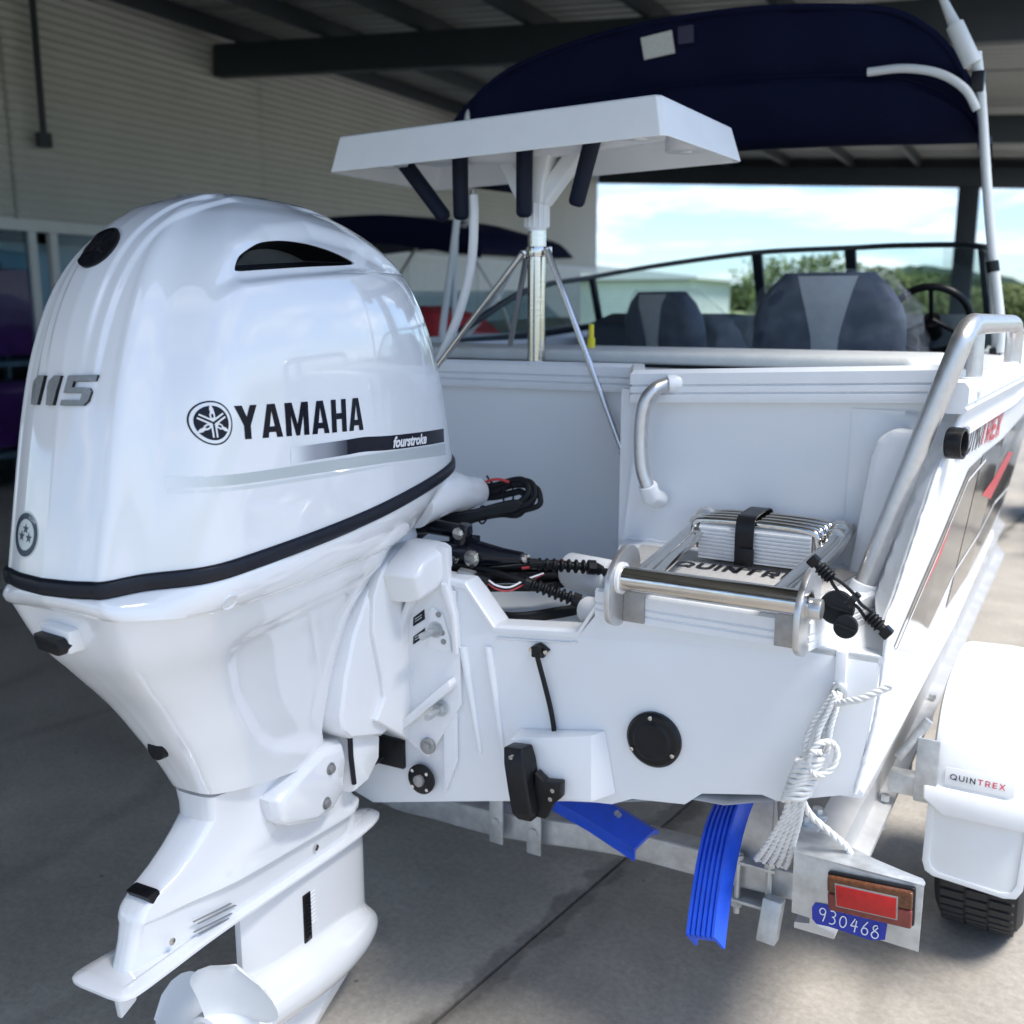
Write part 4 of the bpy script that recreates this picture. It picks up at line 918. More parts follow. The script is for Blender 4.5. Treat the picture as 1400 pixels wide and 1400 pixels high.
# platforms
def platform(s):
    out = [(s * .608, -.028), (s * 1.018, -.03), (s * 1.03, -.022), (s * 1.125, .385), (s * 1.12, .425), (s * .45, .425), (s * .605, .012)]
    b = MB(); b.prism(out, 'z', 1.045, 1.098); o = b.build('boarding_platform', M['hull'], bt, bevel=.003)
    pth = [(s * .60, -.028), (s * 1.018, -.03), (s * 1.118, .385)]
    b = MB(); pf = [(0, .0), (.010, .0), (.010, .012), (.006, .015), (.010, .018), (.010, .026), (.006, .029), (.010, .032), (.010, .052), (.004, .057), (0, .057)]
    if s < 0: pf = [(-x, z) for x, z in pf]
    b.sweep(pf, [(x, y, 1.043) for x, y in pth], caps=True); b.build('platform_edging', M['extr'], bt, smooth=25)
for s in (1, -1): platform(s)
for s in (1, -1):
    b = MB(); b.prism([(s * .445, 1.04), (s * 1.142, 1.04), (s * 1.163, 1.2), (s * 1.180, 1.35), (s * 1.187, 1.46), (s * .445, 1.46)], 'y', .42, .45); b.build('bulkhead', M['hull'], bt)
    # rounded vent pocket against the side
    b = MB(); b.prism([(s * 1.005, 1.09), (s * 1.12, 1.09), (s * 1.165, 1.40), (s * 1.075, 1.408), (s * 1.046, 1.385), (s * 1.035, 1.35)], 'y', .345, .425); b.build('vent_pocket', M['hull'], bt, bevel=.022, seg=4)
b = MB(); b.tube([Vector((.47 + .55 * i / 90, .418, 1.1 + rdw.uniform(-.0015, .0015))) for i in range(91)], .005, 6); b.build('weld_bead', M['hull'], bt, smooth=70)
# coaming extrusion round the stern
cp = [(0, 0), (.034, 0), (.036, .006), (.036, .018), (.030, .021), (.036, .024), (.036, .036), (.030, .039), (.036, .042), (.036, .066), (.028, .075), (0, .075)]
pth = [(1.20, .42), (.505, .42), (.50, .43), (.385, .70), (.375, .71), (-.375, .71), (-.385, .70), (-.50, .43), (-.505, .42), (-1.20, .42)]
b = MB(); b.sweep([(-x, z) for x, z in cp], [(x, y, 1.425 + .022 * max(0, x) ** 2 * 1.2) for x, y in pth]); b.build('stern_coaming', M['extr'], bt, smooth=25)
for s in (1, -1):
    ysg = [.30, .36, .42, .6, .8, 1.2, 1.8, 2.4, 3.0, 3.6, 4.2, 4.8, 5.3]
    pr2 = [(-.02, -.02), (.016, -.02), (.020, -.012), (.014, -.006), (.020, 0), (.020, .03), (.012, .04), (-.02, .04)]
    if s < 0: pr2 = [(-x, z) for x, z in pr2]
    b = MB(); b.sweep(pr2, [(s * lerpt(GW, y)[0], y, lerpt(GW, y)[1] + .02) for y in ysg]); b.build('gunwale', M['extr'], bt, smooth=25)
    b = MB(); pr3 = [(-.03, -.012), (.012, -.008), (.014, .004), (.004, .014), (-.012, .014)]
    if s < 0: pr3 = [(-x, z) for x, z in pr3]
    b.sweep(pr3, [(s * lerpt(CH, y)[0], y, lerpt(CH, y)[1]) for y in (0.004, .4, 1.2, 2.4, 3.6, 4.8, 5.6)]); b.build('chine_rail', M['extr'], bt, smooth=25)
    # rubbing strake and swage line along the topsides
    b = MB(); pr4 = [(-.002, -.012), (.009, -.008), (.009, .006), (-.002, .01)]
    if s < 0: pr4 = [(-x, z) for x, z in pr4]
    def xs(y, z):
        h = HUB.ray_cast(Vector((s * 3, y, z)), Vector((-s, 0, 0))); return h[0].x if h[0] else s * 1.1
    b.sweep(pr4, [(xs(y, 1.405), y, 1.405) for y in (.44, .8, 1.2, 1.8, 2.4, 3.2)]); b.build('swage_strip', M['extr'], bt)
# weld beads where side meets transom
b = MB()
for s in (1, -1):
    pts = [(s * 1.1155, -.002, .775), (s * 1.142, .0, .93), (s * 1.150, .003, 1.08)]
    b.tube(pts, .0045, 8, smooth=40)
    p2 = [(s * (hullsec(y)[-1][0] - .004), y, hullsec(y)[-1][1] + .003) for y in (.01, .07, .115, .16, .21, .26, .31, .36, .41)]
    b.tube(p2, .0055, 8, smooth=50)
for v in b.v: v += Vector((random.uniform(-1, 1), random.uniform(-1, 1), random.uniform(-1, 1))) * .0007
b.each('weld_bead', M['hull'], bt, smooth=60)
# decks inside the coaming, cushion lid, dash
b = MB(); b.prism([(-1.19, .45), (1.19, .45), (1.2, .78), (-1.2, .78)], 'z', 1.40, 1.468) if False else None
b = MB(); b.prism([(-1.19, .45), (-.5, .45), (-.39, .73), (.39, .73), (.5, .45), (1.19, .45), (1.2, 1.25), (-1.2, 1.25)], 'z', 1.44, 1.488); b.build('aft_deck', M['seatlt'], bt, bevel=.004)
b = MB(); b.prism([(-.9, .82), (1.03, .80), (1.08, .86), (1.06, 1.2), (-.9, 1.2)], 'z', 1.494, 1.53); b.build('cushion_lid', M['cushion'], bt, bevel=.014, seg=3)
b = MB(); b.prism([(-.9, .824), (.94, .806), (.94, .80), (-.9, .815)], 'z', 1.488, 1.497); b.build('lid_gasket', M['rubber'], bt)
b = MB(); b.tube([(1.0, .68, 1.489), (1.0, .68, 1.495)], .06, 24); b.tube([(1.0, .68, 1.496), (1.0, .68, 1.499)], .05, 24); b.build('deck_filler', M['black'], bt)
for s in (1, -1):
    b = MB(); b.loft([[(s * lerpt(GW, y)[0], y, 1.487), (s * (lerpt(GW, y)[0] - .20), y, 1.497), (s * (lerpt(GW, y)[0] - .22), y, 1.30)] for y in (.43, 1.2, 2.4, 3.6, 4.6)], False, False, closed=False); b.build('side_deck', M['hull'], bt)
b = MB(); b.box(-1.05, 1.05, .9, 4.4, 1.0, 1.02); b.build('cockpit_floor', M['carpet'], bt)
for x0, x1 in ((-.80, -.12), (.50, 1.06)):
    b = MB(); b.prism([(2.75, 1.3), (2.80, 1.575), (3.05, 1.62), (3.7, 1.60), (3.75, 1.3)], 'x', x0, x1); b.build('dash', M['carpet'], bt, bevel=.03, seg=3)
b = MB(); b.prism([(-1.1, 3.6), (1.1, 3.6), (.6, 4.9), (0, 5.9), (-.6, 4.9)], 'z', 1.46, 1.52); b.build('foredeck', M['hull'], bt, bevel=.01)
# windscreen
WB = [(-1.12, 2.15, 1.50), (-1.06, 2.75, 1.52), (-.92, 3.2, 1.56), (-.62, 3.42, 1.59), (-.13, 3.5, 1.60), (.33, 3.5, 1.60), (.62, 3.42, 1.59), (.97, 3.2, 1.56), (1.06, 2.75, 1.52), (1.12, 2.15, 1.50)]
WT = [(-1.10, 2.10, 1.54), (-1.03, 2.60, 1.73), (-.885, 3.02, 1.80), (-.60, 3.22, 1.86), (-.12, 3.3, 1.915), (.33, 3.3, 1.925), (.60, 3.22, 1.925), (.93, 3.02, 1.90), (1.01, 2.60, 1.80), (1.10, 2.10, 1.54)]
ws = MB(); ws.sweep([(-.016, -.012), (.016, -.012), (.016, .012), (-.016, .012)], [p for p in crom(WT, 46)]); fr = ws.build('windscreen_frame', M['smoke'], bt, bevel=.004)
b = MB(); b.sweep([(-.02, -.02), (.02, -.02), (.02, .012), (-.02, .012)], [p for p in crom(WB, 46)]); b.build('sill', M['smoke'], fr, bevel=.004)
for i, k in ((0, 4), (0, 5), (0, 2), (0, 7)):
    b = MB(); b.beam(WB[k], WT[k], .05 if k in (4, 5) else .03, .03, (0, 1, 0)); b.build('windscreen_post', M['smoke'], fr, bevel=.004)
for lo, hi in ((0, 2), (2, 4), (4, 5), (5, 7), (7, 9)):
    n = 10; bb = [crom(WB, 91)[int((lo + (hi - lo) * i / n) * 10)] for i in range(n + 1)]; tt = [crom(WT, 91)[int((lo + (hi - lo) * i / n) * 10)] for i in range(n + 1)]
    b = MB(); b.loft([bb, tt], False, False, closed=False); b.build('windscreen_pane', M['glass'], bt, smooth=80)
# seats
def seat(cx, cy, rot, w, h, film):
    c, s = cos(R(rot)), sin(R(rot)); T = lambda x, y, z: (cx + x * c - y * s, cy + x * s + y * c, z)
    def pad(x0, x1, y0, y1, z0, z1, r, lean=.0):
        rows = []
        for k in range(9):
            t = k / 8; z = z0 + (z1 - z0) * t; sh = 1 - (max(0, t - .55) / .45) ** 2.2 * .42; q = .5 + .5 * min(1, 6 * t + .2) * min(1, (1 - t) * 5 + .35)
            hw = (x1 - x0) / 2 * sh; mx = (x0 + x1) / 2; dy = (y1 - y0) / 2 * q; my = (y0 + y1) / 2 + lean * t
            rows.append([T(mx + hw * math.copysign(abs(cos(a)) ** .45, cos(a)), my + dy * math.copysign(abs(sin(a)) ** .6, sin(a)), z) for a in [2 * pi * i / 28 for i in range(28)]])
        b = MB(); b.loft(rows); return b
    o = pad(-w / 2, w / 2, -.07, .06, 1.30, h, .05, -.05).build('seat_back', M['seatdk'], bt, smooth=60)
    # pale centre panel that widens towards the top
    rows = []
    for k in range(9):
        t = k / 8; z = 1.32 + (h - .012 - 1.32) * t; hw = w * (.085 + .11 * max(0, t - .45) ** 1.2 * 2); q = .5 + .5 * min(1, 6 * t + .2) * min(1, (1 - t) * 5 + .35)
        rows.append([T(x, -.005 - .065 * q - .012 - .05 * t + abs(x) * .06, z) for x in [hw * (j / 4 - 1) for j in range(9)]])
    b = MB(); b.loft(rows, False, False, closed=False); b.build('seat_panel', M['seatlt'], o, smooth=60)
    b = MB(); b.prism([T(x, y, 0)[:2] for x, y in ((-w / 2, -.04), (w / 2, -.04), (w * .45, .42), (-w * .45, .42))], 'z', 1.30, 1.40); b.build('seat_base', M['seatdk'], o, bevel=.03, seg=3)
    b = MB(); b.cyl(T(0, .18, 1.02), T(0, .18, 1.31), .05); b.build('pedestal', M['alu'], o)
    if film:
        rows = []; rd = random.Random(film)
        for k in range(13):
            t = k / 12; z = 1.36 + (h + .012 - 1.36) * t; sh = 1 - (max(0, t - .5) / .5) ** 2.2 * .48
            rows.append([T((w / 2 * sh + .03 + rd.uniform(-.018, .018)) * math.copysign(abs(cos(a)) ** .6, cos(a)) + (.05 if cos(a) > 0 else 0) * (1 - t), (.1 + rd.uniform(-.012, .012)) * sin(a) - .03 * t + (.25 * (1 - t) if sin(a) > 0 else 0), z) for a in [2 * pi * i / 40 for i in range(40)]])
        b = MB(); b.loft(rows, False, True); b.build('plastic_cover', M['film'], o, smooth=50)
seat(.51, 2.2, 4, .56, 1.775, 5)
seat(-.35, 2.75, -30, .52, 1.72, 8)
b = MB(); b.tube([(.80 + .15 * cos(a), 2.68 - .06 * sin(a), 1.60 + .13 * sin(a)) for a in [2 * pi * i / 36 for i in range(36)]], .015, 10, closed=True)
for a in (90, 210, 330): b.tube([(.80, 2.70, 1.60), (.80 + .15 * cos(R(a)), 2.68 - .06 * sin(R(a)), 1.60 + .13 * sin(R(a)))], .01, 8)
b.tube([(.80, 2.70, 1.6), (.80, 2.83, 1.53)], .035, 14); b.build('steering_wheel', M['black'], bt, smooth=60)
# rails and grab handle
b = MB(); b.tube([(1.061, .235, 1.10), (1.128, .25, 1.34), (1.191, .265, 1.555), (1.203, .28, 1.598), (1.209, .33, 1.617), (1.214, .42, 1.617), (1.222, .8, 1.613), (1.226, 1.02, 1.61), (1.228, 1.07, 1.595), (1.229, 1.085, 1.56), (1.229, 1.088, 1.49)], .0205, 20, smooth=60)
rl = b.build('side_rail', M['alu'], bt)
b = MB(); b.tube([(1.208, .40, 1.60), (1.21, .40, 1.49)], .019, 16); b.build('rail_post', M['alu'], rl)
b = MB(); b.tube([(1.21, .40, 1.515), (1.21, .40, 1.485)], .028, 18); b.tube([(1.057, .234, 1.087), (1.064, .236, 1.112)], .027, 18); b.each('rail_foot', M['extr'], rl, bevel=.004)
b = MB(); b.tube([(-1.05, .315, 1.10), (-1.118, .335, 1.34), (-1.183, .35, 1.555), (-1.197, .36, 1.60), (-1.206, .395, 1.617), (-1.212, .46, 1.617), (-1.226, 1.02, 1.61), (-1.229, 1.085, 1.56), (-1.229, 1.088, 1.49)], .0205, 20, smooth=60); b.build('side_rail', M['alu'], bt)
b = MB(); b.tube([(.572, .382, 1.478), (.556, .35, 1.466), (.540, .337, 1.435), (.533, .335, 1.37), (.538, .335, 1.29), (.552, .338, 1.245)], .0160, 18, smooth=40); gh = b.build('grab_handle', M['alu'], bt)
b = MB(); b.tube([(.60, .40, 1.482), (.575, .382, 1.478)], .021, 16); b.tube([(.551, .338, 1.25), (.556, .35, 1.222), (.557, .40, 1.205)], .022, 16); b.each('handle_foot', M['extr'], gh, bevel=.004)
# transom fittings
b = MB(); b.lathe([(.0001, .0), (.058, .0), (.058, .008), (.052, .014), (.03, .017), (.0001, .018)], (.722, -.004, .795), (0, -1, 0), 40); vc = b.build('vent_cover', M['black'], bt, smooth=35)
b = MB(); b.lathe([(.0001, .018), (.036, .018), (.038, .016), (.042, .0135)], (.722, -.006, .795), (0, -1, 0), 40); b.build('vent_cap', M['rubber'], vc)
for a in (95, 210, 335):
    b = MB(); b.tube([(.722 + .049 * cos(R(a)), -.017, .795 + .049 * sin(R(a))), (.722 + .049 * cos(R(a)), -.023, .795 + .049 * sin(R(a)))], .0045, 12); b.build('screw', M['steel'], vc, bevel=.001)
b = MB(); b.lathe([(.0001, 0), (.036, 0), (.036, .006), (.028, .009), (.0001, .009)], (.155, -.016, .576), (0, -1, 0), 30); bp = b.build('drain_flange', M['black'], bt)
b = MB(); b.lathe([(.0001, .009), (.014, .009), (.014, .018), (.006, .02)], (.155, -.016, .576), (0, -1, 0), 8); b.build('drain_plug', M['alud'], bp)
for a in (45, 135, 225, 315):
    b = MB(); b.tube([(.155 + .028 * cos(R(a)), -.023, .576 + .028 * sin(R(a))), (.155 + .028 * cos(R(a)), -.028, .576 + .028 * sin(R(a)))], .0042, 10); b.build('screw', M['steel'], bp)
# cable outlet, cable and transducer
b = MB(); b.prism([(.437, .941), (.449, .951), (.460, .956), (.471, .952), (.485, .943), (.473, .933), (.472, .925), (.450, .924), (.449, .932)], 'y', -.018, -.004); b.prism([(.450, .928), (.472, .929), (.472, .951), (.460, .955), (.450, .951)], 'y', -.030, -.017)
tr = b.build('cable_outlet', M['black'], bt, bevel=.003)
for x in (.443, .479):
    b = MB(); b.tube([(x, -.018, .941), (x, -.0225, .941)], .0042, 12); b.build('screw', M['steel'], tr)
b = MB(); b.tube([(.462, -.024, .93), (.465, -.022, .915), (.478, -.016, .86), (.492, -.013, .80), (.500, -.014, .74), (.498, -.03, .705), (.49, -.045, .66)], .0055, 10, smooth=50); b.build('transducer_cable', M['rubber'], bt)
b = MB(); b.box(.505, .523, -.04, -.028, .712, .722); b.build('cable_clip', M['black'], bt, bevel=.003)
b = MB(); b.loft([[(.413, -.055, .745), (.595, -.035, .785), (.613, -.005, .79), (.413, -.005, .752)], [(.425, -.06, .62), (.607, -.055, .65), (.64, -.005, .655), (.43, -.005, .61)]]); b.build('transducer_bracket', M['hull'], bt, bevel=.003)
b = MB(); b.loft([[(.425 + k, -.100, .748 - .0), (.468 + k, -.096, .75), (.474 + k, -.06, .75), (.428 + k, -.06, .745)] if i in (0,) else
    [(.43 + k, -.115, z), (.474 + k, -.108, z + .002), (.48 + k, -.062, z + .004), (.433 + k, -.062, z)] for i, (k, z) in enumerate(((-.002, .75), (.002, .72), (.012, .66), (.022, .61)))] + [[(.458, -.10, .592), (.488, -.097, .592), (.492, -.07, .594), (.46, -.07, .592)]])
td = b.build('transducer', M['black'], bt, bevel=.005, seg=3)
b = MB(); b.prism([(.49, .70), (.512, .684), (.55, .69), (.55, .655), (.53, .635), (.515, .60), (.485, .60)], 'y', -.085, -.06); b.build('transducer_mount', M['black'], td, bevel=.004)
for x, z in ((.449, .735), (.535, .672), (.53, .652)):
    b = MB(); b.tube([(x, -.084 if x > .5 else -.105, z), (x, -.091 if x > .5 else -.114, z)], .005, 12); b.build('screw', M['steel'], td)
# tie-down eye on the transom
b = MB(); b.box(1.068, 1.088, -.016, -.003, .985, 1.045); b.box(1.066, 1.090, -.02, -.003, .955, .985); b.build('tie_down_eye', M['extr'], bt, bevel=.004)
b = MB(); b.tube([(1.078 + .010 * cos(a), -.02, .965 + .018 * sin(a)) for a in [2 * pi * i / 20 for i in range(20)]], .0055, 8, closed=True); b.build('shackle', M['galv'], bt)
# hull side graphics
def side_decal(name, polys, m, off): return decal(name, polys, m, bt, HUB, 'x', 1, off + .0012, step=.00004, maxlen=.03)
side_decal('wrap_panel', [[(.10, 1.03), (.62, 1.30), (.80, 1.305), (.80, 1.02), (.40, .93)], [(.815, 1.307), (2.6, 1.30), (3.0, .98), (2.0, .90), (.815, .92)]], M['wrap'], .0008)
for q in ([(.30, 1.09), (.44, 1.14), (.52, 1.20), (.42, 1.16)], [(1.0, 1.18), (1.6, 1.22), (1.9, 1.18), (1.3, 1.12)]): side_decal('wrap_flash', [q], M['red'], .0014)
side_decal('wrap_line', stroke([(.12, 1.01), (.64, 1.27), (.9, 1.285)], .008) + stroke([(.42, .915), (.81, 1.02), (1.6, 1.06), (2.8, .95)], .012), M['white'], .0014)
pl, w = word('QUIN', thin(.2), .062, gap=.12, sx=1.55); p2, w2 = word('TREX', thin(.2), .062, gap=.12, sx=1.55)
side_decal('maker_lettering', place(pl, .36, 1.352, -2), M['ink'], .0012); side_decal('maker_lettering', place(p2, .36 + w + .012, 1.352 - (w) * .035, -2), M['red'], .0012)
b = MB(); b.lathe([(.0001, .01), (.024, .01), (.024, .028), (.03, .028), (.031, .0), (.028, -.004)], (1.192, .285, 1.395), (1, -.15, 0), 26); b.build('vent_fitting', M['black'], bt, bevel=.002)
# boarding ladder on the platform
ld = None
def lad(name, mb, m, par=None, **k): return mb.build(name, M[m], par or bt, **k)
CK = [(-.105, 1.062), (-.075, 1.043), (-.045, 1.04), (-.012, 1.06), (.03, 1.10), (.04, 1.14), (.03, 1.172), (0, 1.19), (-.035, 1.192), (-.075, 1.175), (-.105, 1.145), (-.112, 1.10)]
ck0 = [(p.x, p.y) for p in crom([(y, z, 0) for y, z in CK], 36, True)]
b = MB(); b.tube([(.645, -.062, 1.137), (1.03, -.062, 1.137)], .0245, 26); ldr = lad('ladder_hinge_tube', b, 'steel')
for x in (.652, 1.012):
    b = MB(); b.prism(ck0, 'x', x, x + .012); lad('hinge_plate', b, 'alu', ldr, bevel=.003)
    b = MB(); b.tube([(x + .0125, -.062, 1.137), (x + .02, -.062, 1.137)], .031, 24); lad('hinge_washer', b, 'white', ldr) if x < .8 else None
b = MB(); b.tube([(1.024, -.062, 1.130), (1.05, -.062, 1.130)], .019, 20); lad('hinge_bolt', b, 'alu', ldr, bevel=.003)
for x0, x1 in ((.664, .708), (.963, 1.004)):
    b = MB(); b.box(x0, x1, -.045, -.036, 1.045, 1.108); lad('ladder_pad', b, 'alud', ldr, bevel=.002)
for xa, xb in ((.698, .688), (.965, .985)):
    for dx, dy in ((0, 0), (.028, .01)):
        b = MB(); b.tube([(xa + dx, -.055, 1.14), (xb + dx * .6, .25 + dy, 1.166), (xb + dx * .6, .37 + dy, 1.19)], [.0165 if dx == 0 else .011] * 3, 16); lad('ladder_arm', b, 'steel', ldr)
    b = MB(); b.tube([(xb, .345, 1.185), (xb, .36, 1.188)], .022, 16); b.tube([(xb, .305, 1.177), (xb, .311, 1.178)], .022, 16); b.each('ladder_collar', M['alu'], ldr)
for k in range(4):
    y = .262 + k * .031; x0, x1 = .706 + k * .003, .948 + k * .003
    z0, z1 = 1.114, 1.187
    prof = []
    if True:
        n = 9
        for i in range(n):
            za = z0 + (z1 - z0) * i / n; zb = z0 + (z1 - z0) * (i + .55) / n
            prof += [(y, za), (y - .004, za + .001), (y - .004, zb), (y, zb + .001)]
    prof += [(y, z1), (y + .012, z1 + .006), (y + .024, z1), (y + .024, z0)]
    b = MB(); b.prism(prof, 'x', x0, x1); st_ = lad('ladder_step', b, 'anod', ldr)
    b = MB(); b.tube([(x0 - .012, y + .008, 1.135), (x0 - .012, y + .008, 1.172), (x0 + .012, y + .008, 1.197), (x1 - .02, y + .008, 1.197), (x1 + .012, y + .008, 1.172), (x1 + .012, y + .008, 1.135)], .0085, 12, smooth=36); lad('step_tube', b, 'steel', st_)
b = MB(); pts = [(.252, 1.108), (.252, 1.135), (.252, 1.182), (.262, 1.209), (.29, 1.2145), (.37, 1.2145), (.394, 1.195), (.394, 1.135), (.38, 1.11)]
pts = [(p.x, p.y) for p in crom([(y, z, 0) for y, z in pts], 40)]
b.loft([[(x, y - dy, z + dz) for y, z in pts] for x, dy, dz in ((.79, 0, 0), (.79, .003, .003), (.830, .003, .003), (.830, 0, 0))], False, False, closed=False)
lad('ladder_strap', b, 'black', ldr)
b = MB(); b.box(.798, .834, .240, .248, 1.115, 1.15); lad('strap_tab', b, 'black', ldr, bevel=.008)
b = MB(); b.prism([(.60, .05), (.99, .05), (1.03, .36), (.53, .36)], 'z', 1.0985, 1.103); mt = b.build('platform_mat', mat('grey_foam_mat', (.42, .41, .40), .7, noise=(90, .1), bump=(240, .0005)), bt, bevel=.0015)
pl, w = word('QUINTREX', thin(.22), .044, gap=.14, sx=.95)
flat('mat_lettering', pl, M['black'], mt, (.668, .205, 1.1032), (1, 0, 0), (0, 1, 0), .0008)
b = MB(); b.tube([(.50, .27, 1.035), (.37, .31, 1.03)], .043, 26); b.tube([(.374, .309, 1.03), (.369, .3105, 1.03)], .040, 26); b.build('rigging_tube', M['poly'], bt, bevel=.004)
b = MB(); b.tube([(.56, .12, 1.0), (.49, .155, .99)], .03, 22); b.build('rigging_spigot', M['poly'], bt, bevel=.004)

# ------------------------------------------------------------------ bait board on its pole
bb = thing('bait_board', 'white moulded bait board with four navy rod holders on a stainless pole', 'bait board', (.05, .72, 1.48), 'b')
def board():
    # (x, y) outlines tip slightly: the starboard end sits a little higher
    o_t = [(-.452, .505), (.478, .505), (.49, .52), (.50, .985), (.488, 1.0), (-.462, 1.0), (-.475, .985), (-.464, .52)]
    o_b = [(-.474, .488), (.498, .488), (.512, .505), (.524, 1.005), (.51, 1.022), (-.486, 1.022), (-.50, 1.005), (-.488, .505)]
    zt = lambda x, y: 2.118 + .022 * x - .012 * (y - .5); zb = lambda x, y: 2.026 + .022 * x + .0 * y
    sc = lambda P, k: [(.013 + (x - .013) * k, .755 + (y - .755) * (1 - (1 - k) * 1.7)) for x, y in P]
    rings = [[(x, y, zb(x, y)) for x, y in o_b], [(x, y, zt(x, y)) for x, y in o_t], [(x, y, zt(x, y) + .004) for x, y in sc(o_t, .985)], [(x, y, zt(x, y) - .012) for x, y in sc(o_t, .96)]]
    b = MB(); b.loft(rings[:3], False, True)
    und = [[(x, y, zb(x, y)) for x, y in o_b], [(x, y, zb(x, y) + .001) for x, y in sc(o_b, .982)], [(x, y, zt(x, y) - .022) for x, y in sc(o_t, .95)], [(x, y, zt(x, y) - .030) for x, y in sc(o_t, .80)], [(x, y, zt(x, y) - .030) for x, y in sc(o_t, .4)]]
    b.loft(und, False, True); b.build('tray', M['poly'], bb, bevel=.012, seg=4, smooth=40)
    for x, y in ((-.36, .60), (.40, .60), (.42, .86)):
        b = MB(); b.tube([(x, y, 2.09), (x, y, 2.045 + .02 * x)], .055, 24); b.tube([(x, y, 2.0446 + .02 * x), (x, y, 2.040 + .02 * x)], .018, 16); b.build('tray_boss', M['poly'], bb, bevel=.006)
board()
b = MB(); b.tube([(-.34, .70, 2.072), (.0, .70, 2.063), (.42, .70, 2.078)], [.02, .03, .02], 12); b.build('moulded_rib', M['poly'], bb, smooth=60)
for s, x1 in ((-1, -.20), (1, .30)):
    b = MB(); b.beam((.045 + s * .02, .72, 1.93), (x1 * .5 + .03, .74, 2.075), .045, .05, (0, 1, 0)); b.build('bracket_arm', M['poly'], bb, bevel=.012, seg=3)
b = MB(); b.loft([[(.05 + a * w, .72 + c * d, z) for a, c in ((-1, -1), (1, -1), (1, 1), (-1, 1))] for w, d, z in ((.03, .03, 1.92), (.034, .034, 1.96), (.05, .036, 2.02), (.07, .04, 2.09))]); b.build('pole_gusset', M['poly'], bb, bevel=.012, seg=3)
b = MB(); b.tube([(.05, .72, 1.862), (.05, .72, 1.93)], [.032, .032], 26); b.tube([(.05, .72, 1.862), (.05, .72, 1.854)], .026, 26)
for k in range(14):
    a = 2 * pi * k / 14; b.tube([(.05 + .032 * cos(a), .72 + .032 * sin(a), 1.865), (.05 + .032 * cos(a), .72 + .032 * sin(a), 1.925)], .003, 6)
b.build('pole_socket', M['poly'], bb, smooth=40)
b = MB(); b.tube([(.05, .72, 1.49), (.05, .72, 1.86)], .0255, 30); pole = b.build('pole', M['steel'], bb)
b = MB(); b.tube([(.05, .72, 1.488), (.05, .72, 1.496)], .045, 30); b.build('pole_base', M['steel'], pole, bevel=.002)
b = MB(); b.tube([(.05, .72, 1.785), (.05, .72, 1.812)], .030, 26); b.box(.078, .096, .708, .724, 1.788, 1.812); b.box(.004, .022, .708, .724, 1.782, 1.806); b.build('stay_clamp', M['steel'], bb, bevel=.002)
for a, c in (((.090, .706, 1.802), (.362, .652, 1.245)), ((.012, .706, 1.795), (-.45, .652, 1.25)), ((.012, .73, 1.790), (-.235, 1.05, 1.49))):
    b = MB(); b.tube([a, c], .0085, 12); sy = b.build('stay', M['steel'], bb)
    d = (Vector(c) - Vector(a)).normalized(); b = MB(); b.tube([Vector(c) - d * .035, Vector(c)], .0115, 12); b.tube([Vector(c) + d * .002, Vector(c) + d * .014], .013, 12); b.build('stay_end', M['steel'], sy)
for a, c in (((-.372, .665, 2.076), (-.212, .665, 1.893)), ((-.160, .66, 2.085), (-.158, .66, 1.888)), ((.047, .655, 2.09), (.046, .655, 1.886)), ((.250, .66, 2.093), (.197, .66, 1.908))):
    a, c = Vector(a), Vector(c); d = (c - a).normalized()
    b = MB(); b.tube([a, a + d * .02, c - d * .012, c - d * .004, c], [.0225, .0225, .0215, .018, .011], 24); rh = b.build('rod_holder', M['foam'], bb, smooth=40)
b = MB(); b.tube([(-.130, .68, 1.955), (-.128, .68, 1.90), (-.145, .69, 1.77), (-.195, .70, 1.63), (-.262, .70, 1.50), (-.30, .72, 1.44)], .0135, 14, smooth=40); dh = b.build('drain_hose', M['poly'], bb)
b = MB(); b.tube([(-.130, .68, 1.954), (-.130, .68, 1.968)], .009, 12); b.build('hose_barb', M['alud'], dh)
b = MB(); b.tube([(.13, .76, 2.05), (.13, .75, 2.015)], .035, 22); b.build('drain_cup', M['alu'], bb, bevel=.004)

# ------------------------------------------------------------------ bimini top
bi = thing('bimini_top', 'folded navy canvas bimini top on pale tube bows above the windscreen', 'bimini', (0, 2.2, 1.5), 'b')
XT = [(-1.12, 2.20), (-1.06, 2.40), (-.95, 2.50), (-.77, 2.602), (-.45, 2.675), (-.14, 2.703), (.25, 2.698), (.65, 2.645), (.82, 2.56), (.93, 2.43), (.985, 2.30), (1.0, 2.20)]
rows = []
rd = random.Random(3)
for i, p in enumerate(crom([(x, 0, z) for x, z in XT], 60)):
    x, zt = p.x, p.z; e = 1 - abs((x + .06) / 1.06) ** 6
    zb = min(zt - .03, 2.222 + .012 * cos(x * 3) - .03 * max(0, x - .6)); zm = zb + (zt - zb) * .50
    w = .007 * sin(x * 17 + 1) + .006 * sin(x * 31 + 2 * sin(x * 5)) + rd.uniform(-.003, .003)
    rows.append([(x, 2.0, zt), (x, 1.985 + w, zt - .03), (x, 2.0 + w, zm + .03), (x, 2.035, zm), (x, 2.01 + w, zm - .03), (x, 2.06 - w, zb + .04), (x, 2.12, zb), (x * .99, 2.3, zb + .02), (x * .985, 2.55, zb + .08), (x * .985, 2.62, (zb + zt) / 2), (x * .985, 2.55, zt - .01), (x * .99, 2.25, zt + .02)])
b = MB(); b.loft(rows); can = b.build('canopy', M['navy'], bi, smooth=50)
b = MB(); b.tube([(x, 1.987, z - .014) for x, z in [(p.x, p.z) for p in crom([(x, 0, z) for x, z in XT[1:-1]], 50)]], .012, 10); b.build('rear_hem', M['navy'], can)
